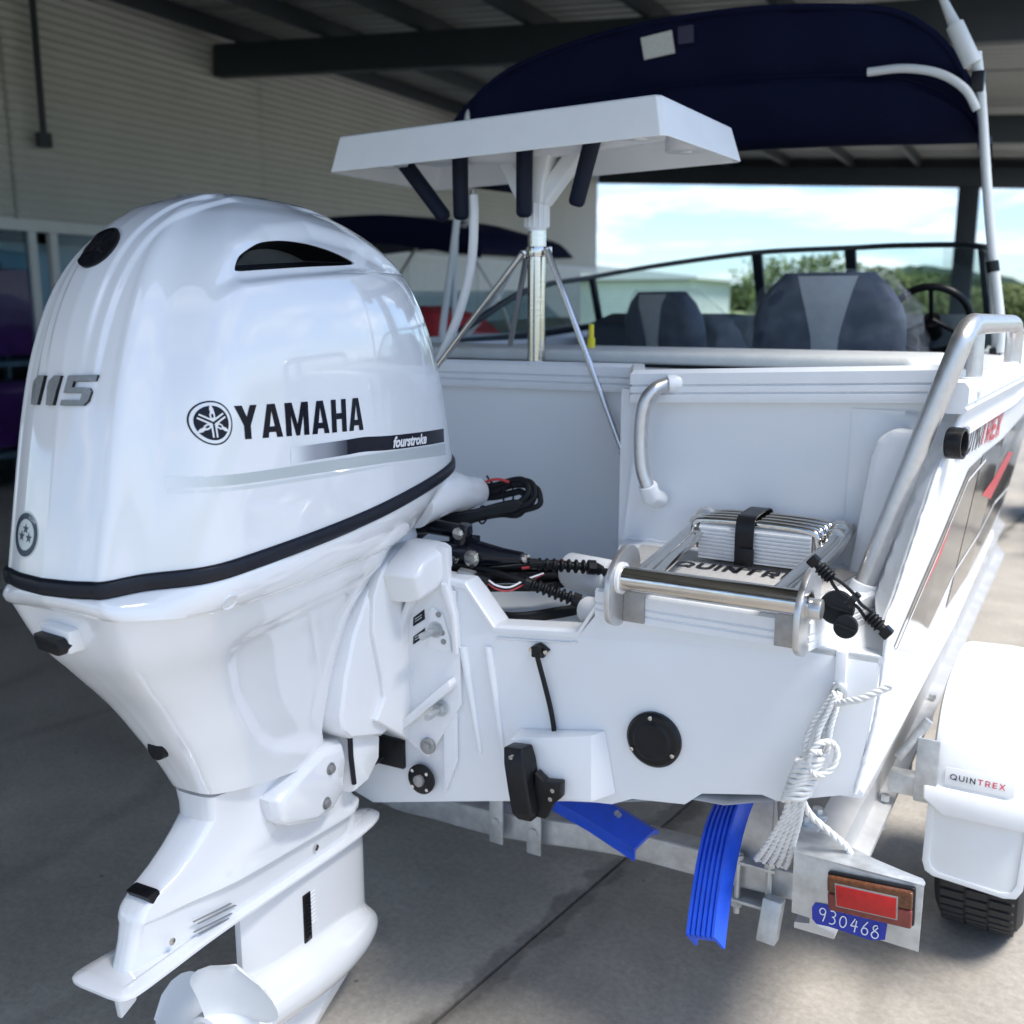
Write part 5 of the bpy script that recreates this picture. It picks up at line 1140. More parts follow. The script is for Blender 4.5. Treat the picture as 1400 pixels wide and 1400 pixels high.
b = MB(); b.tube([(r[3][0], r[3][1] - .006, r[3][2]) for r in rows[3:-3]], .007, 8); b.build('canopy_seam', M['navy'], can)
b = MB(); b.loft([[(-.197, 1.975, 2.640), (-.075, 1.975, 2.652), (-.06, 1.978, 2.572), (-.182, 1.978, 2.562)], [(-.197, 1.98, 2.640), (-.075, 1.98, 2.652), (-.06, 1.983, 2.572), (-.182, 1.983, 2.562)]]); b.build('care_label', M['fabrictag'], can)
b = MB(); b.loft([[(-.05, 1.9745, 2.66), (.01, 1.9745, 2.66), (.012, 1.977, 2.60), (-.048, 1.977, 2.60)], [(-.05, 1.98, 2.66), (.01, 1.98, 2.66), (.012, 1.983, 2.60), (-.048, 1.983, 2.60)]]); b.build('maker_label', mat('purple_grey_label', (.03, .028, .06), .6), can)
for s in (1, -1):
    for pts, r in (([(.972, 2.0, 2.46), (1.0, 2.0, 2.30), (1.055, 2.0, 1.93), (1.115, 2.0, 1.60), (1.125, 2.0, 1.50)], .016), ([(1.0, 1.99, 2.33), (1.03, 1.99, 2.10), (1.068, 2.02, 1.82), (1.098, 2.06, 1.56), (1.10, 2.08, 1.50)], .013)):
        b = MB(); b.tube([(s * x, y, z) for x, y, z in pts], r, 14, smooth=24); lg = b.build('bow_leg', M['trim'], bi)
    if s < 0: continue
    b = MB(); b.tube([(s * .64, 1.97, 2.43), (s * .76, 1.965, 2.428), (s * .87, 1.965, 2.40), (s * .95, 1.97, 2.345), (s * .99, 1.985, 2.28)], .014, 14, smooth=24); b.build('bow', M['trim'], bi)
    b = MB(); b.box(s * .985 - .02, s * .985 + .02, 1.97, 2.01, 2.335, 2.40); b.build('bow_knuckle', M['black'], bi, bevel=.006)
    b = MB(); b.box(s * 1.107 - .018, s * 1.107 + .018, 1.99, 2.08, 1.488, 1.515); b.build('bow_foot', M['black'], bi, bevel=.004)
    b = MB(); b.tube([(s * 1.073, 2.0, 1.80), (s * 1.08, 2.0, 1.765)], .021, 14); b.build('bow_slider', M['black'], bi)
b = MB(); b.tube([(.80, 1.99, 2.80), (.86, 1.99, 2.63), (.90, 1.99, 2.55)], [.011, .013, .02], 12); b.tube([(.90, 1.99, 2.55), (.965, 1.99, 2.42)], [.028, .03], 16); b.build('spreader_pole', M['trim'], bi, smooth=40)

# ------------------------------------------------------------------ trailer
tl = thing('boat_trailer', 'aluminium boat trailer with white mudguard, blue slides and galvanised crossmember', 'trailer', (0, 1, 0), 'b')
for s in (1, -1):
    b = MB(); b.sweep([(-.035, -.08), (.042, -.08), (.042, -.068), (.006, -.062), (.004, .066), (.03, .07), (.03, .08), (-.035, .08), (-.035, .07), (-.006, .066), (-.006, -.062), (-.035, -.068)] if s > 0 else [(.035, -.08), (-.042, -.08), (-.042, -.068), (-.006, -.062), (-.004, .066), (-.03, .07), (-.03, .08), (.035, .08), (.035, .07), (.006, .066), (.006, -.062), (.035, -.068)], [(s * 1.05, .02 if s > 0 else .66, .535), (s * 1.05, 3.6, .535), (s * .35, 6.2, .535)])
    b.build('side_rail_beam', M['beam'], tl)
    for y in ((.62, 1.0, 1.38) if s > 0 else (1.0, 1.38)):
        b = MB(); b.tube([(s * 1.075, y, .475), (s * 1.075, y, .49)], .011, 6); b.tube([(s * 1.075, y, .40), (s * 1.075, y, .45)], .007, 8); b.each('frame_bolt', M['galv'], tl)
# curved galvanised crossmember
cmx = [(-.98, .72, .56), (-.8, .52, .50), (-.5, .36, .42), (-.2, .30, .335), (0, .30, .33), (.2, .30, .335), (.42, .30, .365), (.56, .30, .38), (.8, .30, .385), (1.04, .30, .395)]
b = MB(); b.sweep([(-.03, -.035), (.03, -.035), (.03, .035), (-.03, .035)], crom(cmx, 40)); b.build('crossmember', M['galv'], tl, bevel=.008, seg=3)
b = MB(); b.beam((.912, .22, .275), (.918, .24, .37), .042, .042, (0, 1, 0)); b.build('bracket_stub', M['galv'], tl, bevel=.004)
def clampset(x, y):
    b = MB(); b.box(x - .05, x + .05, y - .06, y + .05, .425, .433); b.box(x - .05, x + .05, y - .06, y + .05, .33, .338); b.each('clamp_plate', M['galv'], tl, bevel=.002)
    for dx in (-.035, .035):
        b = MB(); b.tube([(x + dx, y - .048, .30), (x + dx, y - .048, .45)], .007, 8); b.tube([(x + dx, y - .048, .433), (x + dx, y - .048, .445)], .013, 6); b.tube([(x + dx, y - .048, .318), (x + dx, y - .048, .33)], .013, 6); b.build('u_bolt', M['galv'], tl)
clampset(.865, .30)
b = MB(); b.prism([(.81, .43), (.92, .43), (.90, .63), (.84, .63)], 'y', .27, .276); b.prism([(.27, .43), (.36, .43), (.36, .60), (.27, .64)], 'x', .895, .902); b.build('slide_post', M['galv'], tl, bevel=.002)
for x in (.20, .31):
    b = MB(); b.box(x - .02, x + .02, .24, .246, .30, .43); b.build('clamp_strap', M['galv'], tl, bevel=.002)
    b = MB(); b.tube([(x, .235, .36), (x, .25, .36)], .012, 6); b.build('clamp_bolt', M['galv'], tl)
# ribbed blue slides
def slide(path, wdt, name='slide'):
    rings = []; path = crom(path, 26)
    n = 6; prof = [(-wdt / 2, -.028), (-wdt / 2, .006)]
    for i in range(n):
        x0 = -wdt / 2 + wdt * i / n; x1 = -wdt / 2 + wdt * (i + 1) / n; d = x1 - x0
        prof += [(x0 + d * .12, .012), (x0 + d * .62, .012), (x0 + d * .72, .004), (x0 + d * .98, .004)]
    prof += [(wdt / 2, .006), (wdt / 2, -.028), (wdt / 2 - .008, -.028), (wdt / 2 - .008, -.004), (-wdt / 2 + .008, -.004), (-wdt / 2 + .008, -.028)]
    return prof, path
pf, pt = slide([(.80, .42, .597), (.822, .22, .60), (.833, .11, .585), (.842, .03, .532), (.851, -.03, .465), (.857, -.062, .425)], .076)
b = MB(); b.sweep([(x, z) for x, z in pf], pt, up=(-.42, -.45, .79)); b.build('skid_slide', M['blue'], tl, smooth=25)
b = MB(); pf2 = [(x * .74 + .002, z * .85) for x, z in [(-.052, -.004), (-.052, .012), (-.035, .030), (-.012, .034), (.012, .034), (.052, .034), (.052, .026), (.056, .0), (.062, -.022), (.054, -.024), (.046, .018), (-.01, .020), (-.03, .014), (-.04, .0), (-.044, -.006)]]
b.sweep(pf2, [(.36, .30, .455), (.50, .235, .462), (.645, .165, .462)], up=(.1, -.5, .8)); b.build('guide_slide', M['blue'], tl, smooth=25)
b = MB(); b.sweep([(-.014, -.010), (.024, -.009), (.024, .013), (-.014, .013)], [(.40, .285, .455), (.63, .175, .458)], up=(.1, -.5, .8)); b.build('slide_core', M['galv'], tl)
b = MB(); b.tube([(.56, .20, .49), (.555, .193, .50)], .007, 12); b.build('slide_rivet', M['galv'], tl)
b = MB(); b.sweep([(-.03, -.03), (.03, -.03), (.03, .03), (-.03, .03)], [(0, .33, .345), (0, 3.6, .40), (0, 6.5, .5), (0, 7.6, .5)]); b.build('drawbar', M['galv'], tl, bevel=.004)
for y in (.55, 1.6, 2.7):
    b = MB(); b.lathe([(.001, -.08), (.045, -.08), (.03, 0), (.045, .08), (.001, .08)], (0, y, .43), (1, 0, 0), 20); b.build('keel_roller', M['blue'], tl)
b = MB(); b.tube([(-1.3, 1.07, .33), (1.3, 1.07, .33)], .024, 16); b.build('axle', M['galv'], tl)
# wheel, mudguard, flap
for s in (1, -1):
    b = MB(); b.lathe([(.19, -.085), (.25, -.102), (.30, -.104), (.322, -.092), (.331, -.06), (.333, 0), (.331, .06), (.322, .092), (.30, .104), (.25, .102), (.19, .085)], (s * 1.287, 1.07, .333), (1, 0, 0), 64, False)
    wh = b.build('tyre', M['tyre'], tl, smooth=40)
    b = MB()
    for k in range(60):
        a = 2 * pi * k / 60; 
        for x0, x1, da in ((-.085, -.03, 0), (-.024, .024, .05), (.03, .085, 0)):
            c = [(s * 1.287 + x, 1.07 + r * cos(a + da + e), .333 + r * sin(a + da + e)) for r in (.329, .338) for x, e in ((x0, -.036), (x1, -.036), (x1, .036), (x0, .036))]
            b.add(c, [(0, 1, 2, 3), (4, 5, 6, 7), (0, 1, 5, 4), (1, 2, 6, 5), (2, 3, 7, 6), (3, 0, 4, 7)])
    o = b.build('tread_block', M['tyre'], wh); o['kind'] = 'stuff'
    b = MB(); b.lathe([(.001, -.05), (.19, -.05), (.192, -.08), (.20, -.085), (.20, .085), (.19, .08), (.17, .03), (.06, .05), (.001, .05)], (s * 1.287, 1.07, .333), (1, 0, 0), 40); b.build('rim', M['galv'], wh, smooth=40)
    def X(v): return s * v
    gp = []
    for a in [118, 106, 92, 80, 68, 58]: gp.append((1.0 + .42 * cos(R(a)), .335 + .47 * sin(R(a))))
    rear = [(.604, .50), (.609, .55), (.620, .61), (.645, .67), (.69, .72), (.77, .752), (.9, .764), (1.02, .764), (1.14, .748), (1.26, .70), (1.36, .62), (1.41, .54), (1.43, .46)]
    rp = crom([(y, z, 0) for y, z in rear], 56)
    def sec(p, inn):
        y, z = p.x, p.y; c = (1.0, .42); d = math.hypot(y - c[0], z - c[1]); k = (d - inn) / d
        return c[0] + (y - c[0]) * k, c[1] + (z - c[1]) * k
    rows = []
    for p in rp:
        pts = []
        for x, q in ((1.172, .09), (1.172, .02), (1.177, .006), (1.192, 0), (1.29, -.004), (1.385, 0), (1.400, .006), (1.406, .02), (1.406, .09), (1.398, .09), (1.398, .024), (1.383, .009), (1.194, .009), (1.179, .024), (1.179, .09)):
            y, z = sec(p, q); pts.append((X(x), y, z))
        rows.append(pts)
    b = MB(); b.loft(rows); mg = b.build('mudguard', M['poly'], tl, smooth=40)
    b = MB(); b.loft([[(X(1.160), .598, .548), (X(1.418), .598, .548), (X(1.42), .70, .548), (X(1.158), .70, .548)], [(X(1.162), .590, .515), (X(1.416), .590, .515), (X(1.42), .70, .51), (X(1.158), .70, .51)], [(X(1.206), .592, .482), (X(1.375), .592, .482), (X(1.39), .68, .482), (X(1.19), .68, .482)]])
    b.build('mudguard_step', M['poly'], mg, bevel=.008, seg=3)
    fp = [(1.172, .52), (1.170, .345), (1.178, .322), (1.196, .312), (1.352, .300), (1.378, .306), (1.390, .33), (1.398, .52)]
    b = MB(); b.prism([(X(x), z) for x, z in fp], 'y', .620, .626); b.ringprism([(X(x), z) for x, z in fp], [(X(1.284 + (x - 1.284) * .86), .41 + (z - .41) * .88) for x, z in fp], 'y', .615, .6205); b.build('mud_flap', M['poly'], mg, bevel=.002)
    b = MB(); b.box(min(X(1.08), X(1.20)), max(X(1.08), X(1.20)), .62, .66, .50, .55); b.box(min(X(1.14), X(1.19)), max(X(1.14), X(1.19)), .60, .606, .50, .66); b.tube([(X(1.10), .60, .60), (X(1.16), .62, .70)], .012, 10); b.build('mudguard_stay', M['galv'], tl, bevel=.003)
    if s > 0:
        pl, w = word('QUIN', thin(.15), .0135, gap=.2, sx=1.12); p2, w2 = word('TREX', thin(.15), .0135, gap=.2, sx=1.12)
        yb = lambda z: .609 + (z - .55) * .17
        b = MB(); b.loft([[(x, yb(z) - .006 - q, z) for x, z in ((1.205, .556), (1.352, .556), (1.352, .598), (1.205, .598))] for q in (0, .0012)]); b.build('mudguard_label', mat('clear_white_label', (.75, .76, .76), .3), mg, bevel=.0004)
        flat('label_lettering', pl, M['ink'], mg, (1.216, yb(.571) - .0073, .571), (1, 0, 0), (0, .17, 1), .0004)
        flat('label_lettering', p2, M['red'], mg, (1.216 + w + .003, yb(.571) - .0073, .571), (1, 0, 0), (0, .17, 1), .0004)
# tail light board
lb = MB(); lb.prism([(1.018, .512), (1.248, .506), (1.248, .637), (1.016, .637)], 'y', -.022, -.018)
lbo = lb.build('light_board', M['galv'], tl, bevel=.001)
b = MB(); top_o = [(1.014, -.022), (1.248, -.0225), (1.249, -.012), (1.243, .0), (1.20, .012), (1.157, .026), (1.10, .052), (1.07, .068), (1.045, .076), (1.024, .074), (1.010, .06), (1.006, .03)]
b.prism(top_o, 'z', .6355, .6395); b.build('board_flange', M['galv'], lbo, bevel=.0012)
b = MB(); b.prism([(.99, .05), (1.03, .06), (1.035, .17), (1.0, .19), (.985, .12)], 'z', .622, .628); b.build('mounting_plate', M['galv'], tl, bevel=.001)
for x, y in ((1.0, .12), (1.015, .165)):
    b = MB(); b.tube([(x, y, .628), (x, y, .632)], .018, 16); b.tube([(x, y, .632), (x, y, .644)], .011, 6); b.build('flange_bolt', M['galv'], tl, smooth=25)
b = MB(); b.prism([(1.082, .6225), (1.236, .6345), (1.2385, .5585), (1.089, .5515)], 'y', -.034, -.0225); lh = b.build('tail_lamp', M['black'], tl, bevel=.006, seg=3)
b = MB(); b.prism([(1.0845, .620), (1.2335, .6315), (1.2345, .597), (1.0865, .588)], 'y', -.047, -.0345); b.build('amber_lens', M['amber'], lh, bevel=.005, seg=3)
b = MB(); b.prism([(1.0865, .5875), (1.2345, .5965), (1.2358, .5605), (1.0905, .5535)], 'y', -.0470, -.0345); b.build('dusky_lens', M['lensd'], lh, bevel=.005, seg=3)
b = MB(); b.prism([(1.099, .612), (1.210, .6185), (1.212, .573), (1.104, .5665)], 'y', -.0492, -.0472); b.build('reflector_frame', M['gunmetal'], lh, bevel=.001)
b = MB(); b.prism([(1.1015, .6095), (1.2075, .6157), (1.2092, .5757), (1.1062, .5697)], 'y', -.0510, -.0494); b.build('reflector', M['lens'], lh, bevel=.001)
tp = [(1.056, .536), (1.062, .547), (1.08, .5495), (1.15, .545), (1.18, .5475), (1.192, .544), (1.190, .512), (1.165, .503), (1.09, .506), (1.066, .504), (1.058, .512)]
b = MB(); b.prism([(x, z) for x, z in tp], 'y', -.0236, -.0228); tpo = b.build('number_tape', M['tape'], lbo)
pl, w = word('930468', HAND, .0275, gap=.16, shear=.08)
k_ = .112 / w
flat('handwritten_number', [[(x * k_, y) for x, y in p] for p in place(pl, 0, 0, -1)], mat('white_marker', (.72, .74, .8), .5), tpo, (1.068, -.0242, .5145), (1, 0, 0), (0, 0, 1), .0004)

# ------------------------------------------------------------------ rope on the transom eye
rp_ = thing('rope', 'white braided rope tied from the transom eye down to the tail light board', 'rope', (1.05, -.04, .75), 'b')
rdr = random.Random(9)
def strand(name, pts, r=.0052, n=60, tw=3):
    pts = crom(pts, n); b = MB()
    for k in range(tw):
        q = []
        for i, p in enumerate(pts):
            t = (pts[min(i + 1, n - 1)] - pts[max(i - 1, 0)]).normalized(); u = t.cross(Vector((0, 1, .01))).normalized(); w = t.cross(u); a = i * .55 + 2 * pi * k / tw
            q.append(p + (u * cos(a) + w * sin(a)) * r * .5)
        b.tube(q, r * .62, 7)
    return b.build(name, M['rope'], rp_, smooth=70)
strand('rope_end', [(1.072, -.03, .962), (1.083, -.045, .958), (1.10, -.052, .967), (1.125, -.055, .978), (1.15, -.05, .994), (1.172, -.045, 1.008)], .0062, 46)
for dx, dy in ((-.010, 0), (.0, -.012), (.010, .0), (.004, .008)):
    strand('rope_fall', [(1.078 + dx * .5, -.03 + dy, .972), (1.068 + dx, -.035 + dy, .94), (1.056 + dx * 1.6, -.04 + dy, .905), (1.050 + dx * 2, -.045 + dy, .865), (1.045 + dx, -.05 + dy, .83)], .0052)
# knot coils
b = MB()
for k in range(9):
    c = Vector((1.043 - k * .0026, -.055, .845 - k * .0098)); q = []
    for i in range(25):
        a = 2 * pi * i / 24; q.append(c + Vector((.0235 * cos(a), .016 * sin(a), .010 * cos(a + .4) + .0025 * sin(3 * a + k))))
    b.tube(q[:-1], .0056, 7, closed=True)
b.build('rope_knot', M['rope'], rp_, smooth=70)
strand('rope_loop', [(1.04, -.07, .85), (1.058, -.075, .885), (1.08, -.06, .888), (1.09, -.055, .865), (1.08, -.06, .835), (1.06, -.07, .825), (1.045, -.07, .84), (1.05, -.08, .87), (1.066, -.075, .872)], .0056, 70)
for k in range(5):
    f = (k - 2) / 2
    strand('rope_fall', [(1.022 + f * .012, -.05 + .006 * (k % 2), .765), (1.012 + f * .014, -.035, .715), (.992 + f * .020, -.01, .655), (.972 + f * .026, .02, .60), (.952 + f * .03, .06, .555)], .0058, 60)
for k in range(2):
    strand('rope_fall', [(.952 + (k - .5) * .05, .06, .555), (.95 + (k - .5) * .05, .10, .548), (.96 + (k - .5) * .05, .16, .56), (.985 + (k - .5) * .03, .22, .60)], .0058, 30)
strand('rope_tail', [(1.03, -.05, .765), (1.045, -.03, .725), (1.075, .0, .685), (1.10, .02, .655), (1.112, .028, .632), (1.114, .03, .612)], .0062, 50)

# ------------------------------------------------------------------ cables behind the motor
cb = thing('cable_bundle', 'looped black rigging cables tied up behind the motor beside the splash well', 'cables', (.2, .3, 1.1))
def cable(pts, r, m='rubber', n=60, name='cable'):
    b = MB(); b.tube(pts, r, 10, smooth=n); return b.build(name, M[m], cb)
for dx, dz, r, e in ((0, .010, .0085, 0), (0, -.004, .0095, .012), (.004, -.018, .0085, -.008), (-.002, .004, .007, .02), (.002, -.010, .007, .03)):
    cable([(.124, .315, 1.198 + dz), (.165 + dx, .325, 1.204 + dz), (.205 + dx, .33, 1.218 + dz + e * .3), (.238 + dx + e, .33, 1.222 + dz + e * .2), (.258 + dx + e, .32, 1.205 + dz), (.256 + dx + e, .31, 1.185 + dz), (.236, .30, 1.168 + dz), (.20, .285, 1.162 + dz * .6), (.15, .26, 1.150 + dz * .5), (.09, .22, 1.128 + dz * .5), (.03, .18, 1.115)], r)
for k in range(6):
    cable([(.02, .16 + k * .006, 1.112 - k * .004), (.10, .19, 1.130 + .004 * k), (.16, .23, 1.150 + .003 * k), (.205, .27, 1.158 + .004 * k), (.236, .29, 1.164 + .004 * k), (.25, .30, 1.178)], .0065)
cable([(.13, .31, 1.215), (.155, .31, 1.228), (.18, .315, 1.232), (.205, .32, 1.226)], .0035, 'redwire', name='red_wire')
cable([(.147, .31, 1.24), (.155, .312, 1.228), (.16, .315, 1.222)], .0025, name='tie_end')
for c, r in (((.208, .31, 1.195), .028), ((.165, .255, 1.152), .022)):
    b = MB(); b.tube([(c[0] + .004 * cos(a) , c[1] + r * .7 * cos(a), c[2] + r * sin(a)) for a in [2 * pi * i / 20 for i in range(20)]], .0025, 6, closed=True); b.build('cable_tie', M['black'], cb)
# lower bunch across the well towards the rigging tube (well is in the boat's frame; these points are in the building's)
for k in range(8):
    z = 1.052 - .0085 * k; y = .16 + .012 * (k % 3)
    cable([(.10, .10, 1.035 - k * .004), (.18, y, z - .006), (.26, y + .03, z - .004 + .003 * (k % 2)), (.34, y + .08, z - .002), (.40, y + .12, 1.03 - k * .0035)], .0068 + .0012 * (k % 2))
for k in range(3): cable([(.14, .14, .985 + .006 * k), (.24, .10 - .01 * k, .962 + .006 * k), (.34, .10 - .01 * k, .955 + .006 * k), (.43, .15, .965 + .005 * k), (.50, .19, .985)], .0085)
cable([(.30, .20, 1.045), (.34, .22, 1.052), (.365, .24, 1.060), (.39, .26, 1.058)], .0035, 'redwire', name='red_wire')
cable([(.366, .10, 1.088), (.41, .16, 1.080), (.46, .20, 1.07), (.50, .21, 1.066)], .0065)
cable([(.24, .08, 1.07), (.31, .09, 1.058), (.38, .10, 1.04), (.43, .12, 1.024)], .0065)
def boot(a, c, name='cable_boot'):
    a, c = Vector(a), Vector(c); n = 7; pts = []; rr = []
    for i in range(n * 4 + 1):
        t = i / (n * 4); pts.append(a.lerp(c, t)); rr.append((.0145 + .002 * t) if i % 4 in (1, 2) else .0085)
    b = MB(); b.tube(pts, rr, 16); d = (c - a).normalized()
    b.tube([a - d * .014, a], .0125, 14); b.tube([c, c + d * .018], .017, 8); b.tube([c + d * .018, c + d * .04 + Vector((0, 0, -.012))], .013, 8)
    b.build(name, M['rubber'], cb, smooth=25)
boot((.372, .13, 1.080), (.468, .20, 1.068)); boot((.375, .095, 1.042), (.462, .13, 1.010))
b = MB(); b.beam((.225, .03, 1.063), (.262, .04, 1.056), .030, .026); pl_ = b.build('plug_half', M['alud'], cb, bevel=.004)
b = MB(); b.beam((.263, .04, 1.056), (.292, .048, 1.048), .032, .028); b.build('plug_half', M['black'], cb, bevel=.004)
for m_, o_ in (('redwire', -.004), ('white', .004), ('ink', 0)):
    cable([(.292, .048, 1.048 + o_), (.31, .055, 1.036 + o_), (.335, .07, 1.032 + o_), (.36, .10, 1.045 + o_), (.39, .13, 1.06)], .0024, m_, 30, 'plug_wire')

# ------------------------------------------------------------------ spare bungs on their tether, hung by the ladder
bg_ = thing('bung_set', 'black drain bungs on a doubled tether hanging beside the ladder', 'bungs', (1.09, -.05, 1.12), 'b')
for c, r in (((1.064, -.012, 1.124), .031), ((1.088, -.045, 1.101), .021)):
    c = Vector(c); d = Vector((.12, -1, .15)).normalized()
    b = MB(); b.lathe([(.0001, -.016), (r * .8, -.016), (r, -.006), (r, .004), (r * .93, .008), (.0001, .008)], c, d, 28); bu = b.build('bung', M['rubber'], bg_)
    b = MB(); u = d.cross(Vector((.3, 0, 1))).normalized(); b.beam(c + d * .011 - u * r * .85, c + d * .011 + u * r * .85, .004, .008, d); b.build('bung_grip', M['black'], bu, bevel=.001)
TA, TB = Vector((1.040, -.085, 1.218)), Vector((1.158, -.085, 1.118)); d = (TB - TA).normalized(); sdv = d.cross(Vector((0, 1, 0))).normalized()
for k in (-1, 1):
    b = MB(); b.tube([TA + d * .03, TA + d * .05 + sdv * .007 * k, TA + d * .08 + sdv * .008 * k, TA + d * .10 + sdv * .004 * k, TA + d * .125 + sdv * .008 * k, TB - d * .02], .0032, 8, smooth=30); b.build('tether_cord', M['rubber'], bg_)
for a, c in ((TA, TA + d * .036), (TB, TB - d * .036)):
    pts = [a.lerp(c, i / 16) for i in range(17)]; rr = [.0075 if i < 4 else (.0125 if i % 3 else .0095) for i in range(17)]
    b = MB(); b.tube(pts, rr, 12); b.build('toggle', M['rubber'], bg_, smooth=30)
    b = MB(); q = a - (c - a).normalized() * .004; b.beam(q - (c - a).normalized() * .010, q + (c - a).normalized() * .006, .020, .018, (0, 1, 0)); b.build('toggle_cap', M['black'], bg_, bevel=.003)
b = MB(); m_ = TA.lerp(TB, .55); b.tube([m_ + sdv * .014, m_ - sdv * .014], .006, 10); b.tube([m_ - d * .006, m_ + d * .006], .011, 10); b.build('tether_tie', M['black'], bg_)

# ------------------------------------------------------------------ second boat under the same roof, and what stands round it
b2 = thing('moored_boat', 'second boat behind the bait board with a black bimini and a red storm cover', 'boat', (-3.6, 6.2, 0))
def hull2(x, y, w, l, z0, z1, m):
    rows = []
    for t in [0, .15, .35, .6, .8, .93, 1]:
        k = (1 - t ** 3.2); yy_ = y + l * t; rows.append([(x - w * k, yy_, z1 + .2 * t), (x - w * .86 * k, yy_, z0 + .3 + .3 * t), (x, yy_, z0 + .35 * t ** 2), (x + w * .86 * k, yy_, z0 + .3 + .3 * t), (x + w * k, yy_, z1 + .2 * t)])
    b = MB(); b.loft(rows); return b
hull2(-3.6, 4.6, 1.05, 4.6, .5, 1.34, None).build('hull', M['mid'], b2, smooth=30)
b = MB(); b.sweep([(-.03, -.03), (.03, -.03), (.03, .03), (-.03, .03)], [(-4.65, 4.6, 1.36), (-4.64, 6.2, 1.38), (-4.4, 7.6, 1.42), (-3.6, 9.15, 1.5)]); b.sweep([(-.03, -.03), (.03, -.03), (.03, .03), (-.03, .03)], [(-2.55, 4.6, 1.36), (-2.56, 6.2, 1.38), (-2.8, 7.6, 1.42), (-3.6, 9.15, 1.5)]); b.build('gunwale', M['trim'], b2)
rows = []
for p in crom([(-5.0, 0, 2.13), (-4.8, 0, 2.26), (-4.2, 0, 2.34), (-3.4, 0, 2.36), (-3.0, 0, 2.32), (-2.6, 0, 2.24), (-2.42, 0, 2.10)], 24):
    rows.append([(p.x, 5.0, p.z), (p.x, 4.96, p.z - .1), (p.x, 5.02, max(2.05, p.z - .22)), (p.x, 6.6, max(2.07, p.z - .18)), (p.x, 6.7, p.z - .02), (p.x, 5.8, p.z + .03)])
b = MB(); b.loft(rows); b.build('bimini_canopy', M['navy'], b2, smooth=60)
for x in (-4.75, -3.75, -2.65):
    for yb, yt in ((5.0, 6.2), (6.0, 5.1)):
        b = MB(); b.tube([(x, yb, 1.34), (x + .06, (yb + yt) / 2, 1.75), (x, yt, 2.18), (x + .12, yt - .1, 2.27)], .016, 10, smooth=14); b.build('bimini_leg', M['trim'], b2)
b = MB(); b.loft([[(-3.75 + .0, 4.75, 1.33), (-2.62, 4.75, 1.33), (-2.62, 5.9, 1.36), (-3.75, 5.9, 1.36)], [(-3.7, 4.85, 1.52), (-2.75, 4.85, 1.60), (-2.8, 5.7, 1.58), (-3.6, 5.7, 1.55)], [(-3.5, 5.0, 1.62), (-2.95, 5.0, 1.66), (-3.0, 5.5, 1.66), (-3.4, 5.5, 1.64)]]); b.build('storm_cover', M['redcover'], b2, bevel=.05, seg=3)
b = MB(); b.prism([(5.9, 1.38), (6.0, 1.75), (6.6, 1.8), (7.4, 1.5)], 'x', -4.3, -2.8); b.build('cabin_screen', M['shopglass'], b2)
m2 = thing('second_outboard', 'grey outboard motor tilted on the stern of the second boat', 'outboard motor', (-3.75, 4.4, 1.0))
rg = []
for w, a, c, z in ((.17, 4.10, 4.55, 1.20), (.21, 4.0, 4.6, 1.32), (.21, 4.0, 4.6, 1.5), (.17, 4.06, 4.56, 1.64), (.08, 4.2, 4.45, 1.70)):
    rg.append([Vector((-3.75 + w * math.copysign(abs(cos(t)) ** .6, cos(t)), (a + c) / 2 + (c - a) / 2 * math.copysign(abs(sin(t)) ** .6, sin(t)), z)) for t in [2 * pi * i / 28 for i in range(28)]])
b = MB(); b.loft(rg); b.build('cowl', M['mid'], m2, smooth=50)
b = MB(); b.loft([[(-3.75 + w * a, 4.34 + d * c, z) for a, c in ((-1, -1), (1, -1), (1, 1), (-1, 1))] for w, d, z in ((.12, .18, 1.2), (.07, .12, .8), (.05, .16, .55), (.02, .1, .3))]); b.build('leg', M['mid'], m2, bevel=.02)
b = MB(); b.box(-3.85, -3.65, 4.45, 4.62, .95, 1.25); b.build('bracket', M['black'], m2, bevel=.01)
t2 = thing('second_trailer', 'galvanised trailer under the second boat', 'trailer', (-3.6, 6, 0))
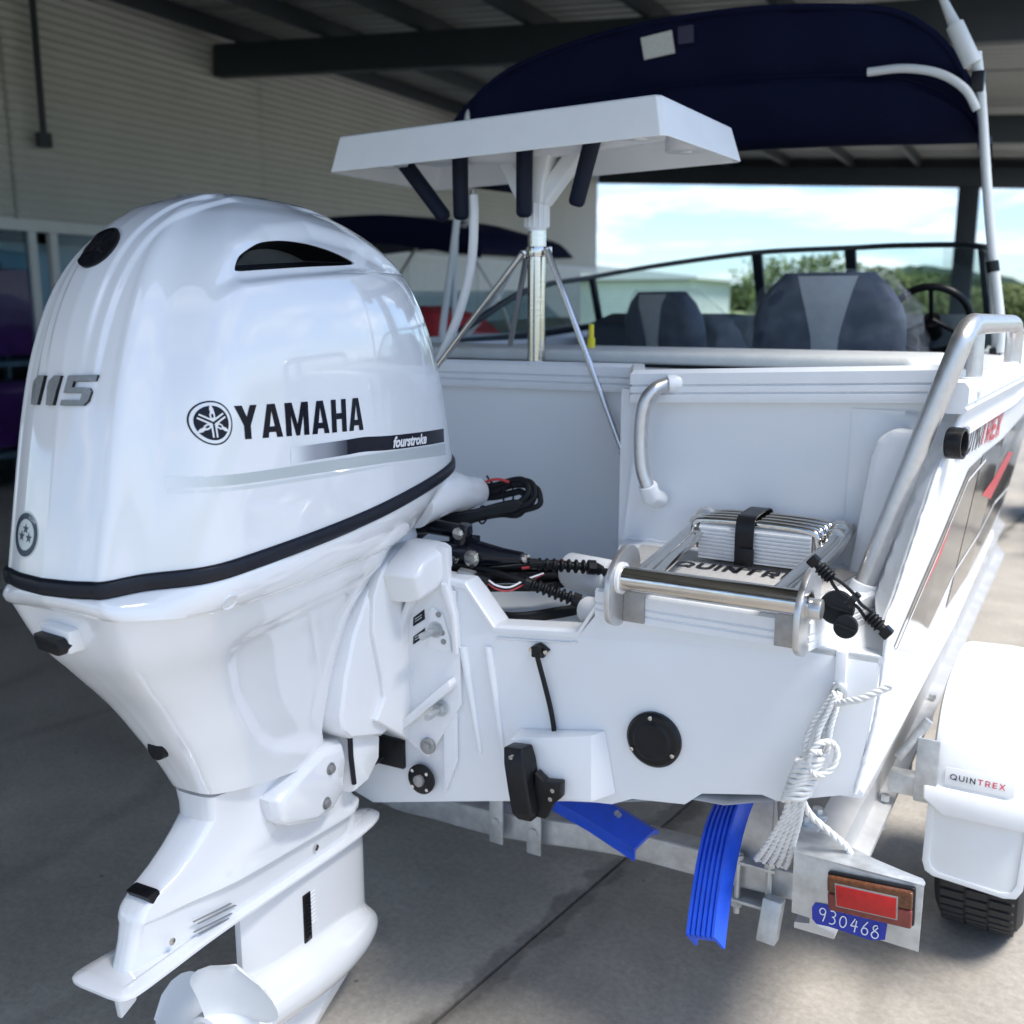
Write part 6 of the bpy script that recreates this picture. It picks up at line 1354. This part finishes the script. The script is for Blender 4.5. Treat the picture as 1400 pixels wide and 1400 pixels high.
for s in (-1, 1):
    b = MB(); b.beam((-3.6 + s * .6, 4.6, .45), (-3.6 + s * .5, 9.2, .5), .05, .1); b.build('beam', M['galv'], t2)
    b = MB(); b.lathe([(.001, -.1), (.28, -.1), (.31, -.06), (.31, .06), (.28, .1), (.001, .1)], (-3.6 + s * 1.0, 6.3, .31), (1, 0, 0), 30); b.build('wheel', M['tyre'], t2)
b = MB(); b.beam((-4.6, 6.3, .31), (-2.6, 6.3, .31), .05, .05); b.beam((-4.1, 5.0, .42), (-3.1, 5.0, .42), .06, .08); b.build('axle', M['galv'], t2)
yt_ = MB(); yt_.tube([(.085, 1.0, 1.49), (.085, 1.0, 1.56)], .012, 14); yt_.tube([(.085, 1.0, 1.56), (.085, 1.0, 1.60)], .008, 14)
solo(yt_.build('torch', M['yellow'], None, frame='b', smooth=40), 'yellow torch standing upright behind the stainless pole', 'torch')
# equipment parked to the right, seen past the topsides
eq = thing('parked_trailer', 'blurred empty trailer parked beyond the hull at the right edge', 'trailer', (2.2, 7.2, 0))
for x in (1.75, 2.9):
    b = MB(); b.beam((x, 5.6, .55), (x, 9.5, .55), .06, .12); b.build('beam', M['galv'], eq)
b = MB(); b.beam((1.7, 5.7, .55), (3.0, 5.7, .55), .06, .12); b.beam((1.7, 8.0, .55), (3.0, 8.0, .55), .06, .12); b.build('crossbar', M['galv'], eq)
for x in (1.62, 3.05):
    b = MB(); b.lathe([(.001, -.1), (.28, -.1), (.31, -.06), (.31, .06), (.28, .1), (.001, .1)], (x, 7.2, .31), (1, 0, 0), 30); b.build('wheel', M['tyre'], eq)
    b = MB(); b.loft([[(x + a, 7.2 + .40 * cos(R(t)), .33 + .40 * sin(R(t))) for t in range(10, 171, 16)] for a in (-.13, .13)], False, False, closed=False); b.build('guard', M['mid'], eq, smooth=60)
b = MB(); b.cyl((1.62, 5.6, 0.0), (1.62, 5.6, .95), .03); b.cyl((1.62, 5.6, .12), (1.62, 5.55, .12), .1); b.build('jockey_stand', M['galv'], eq)
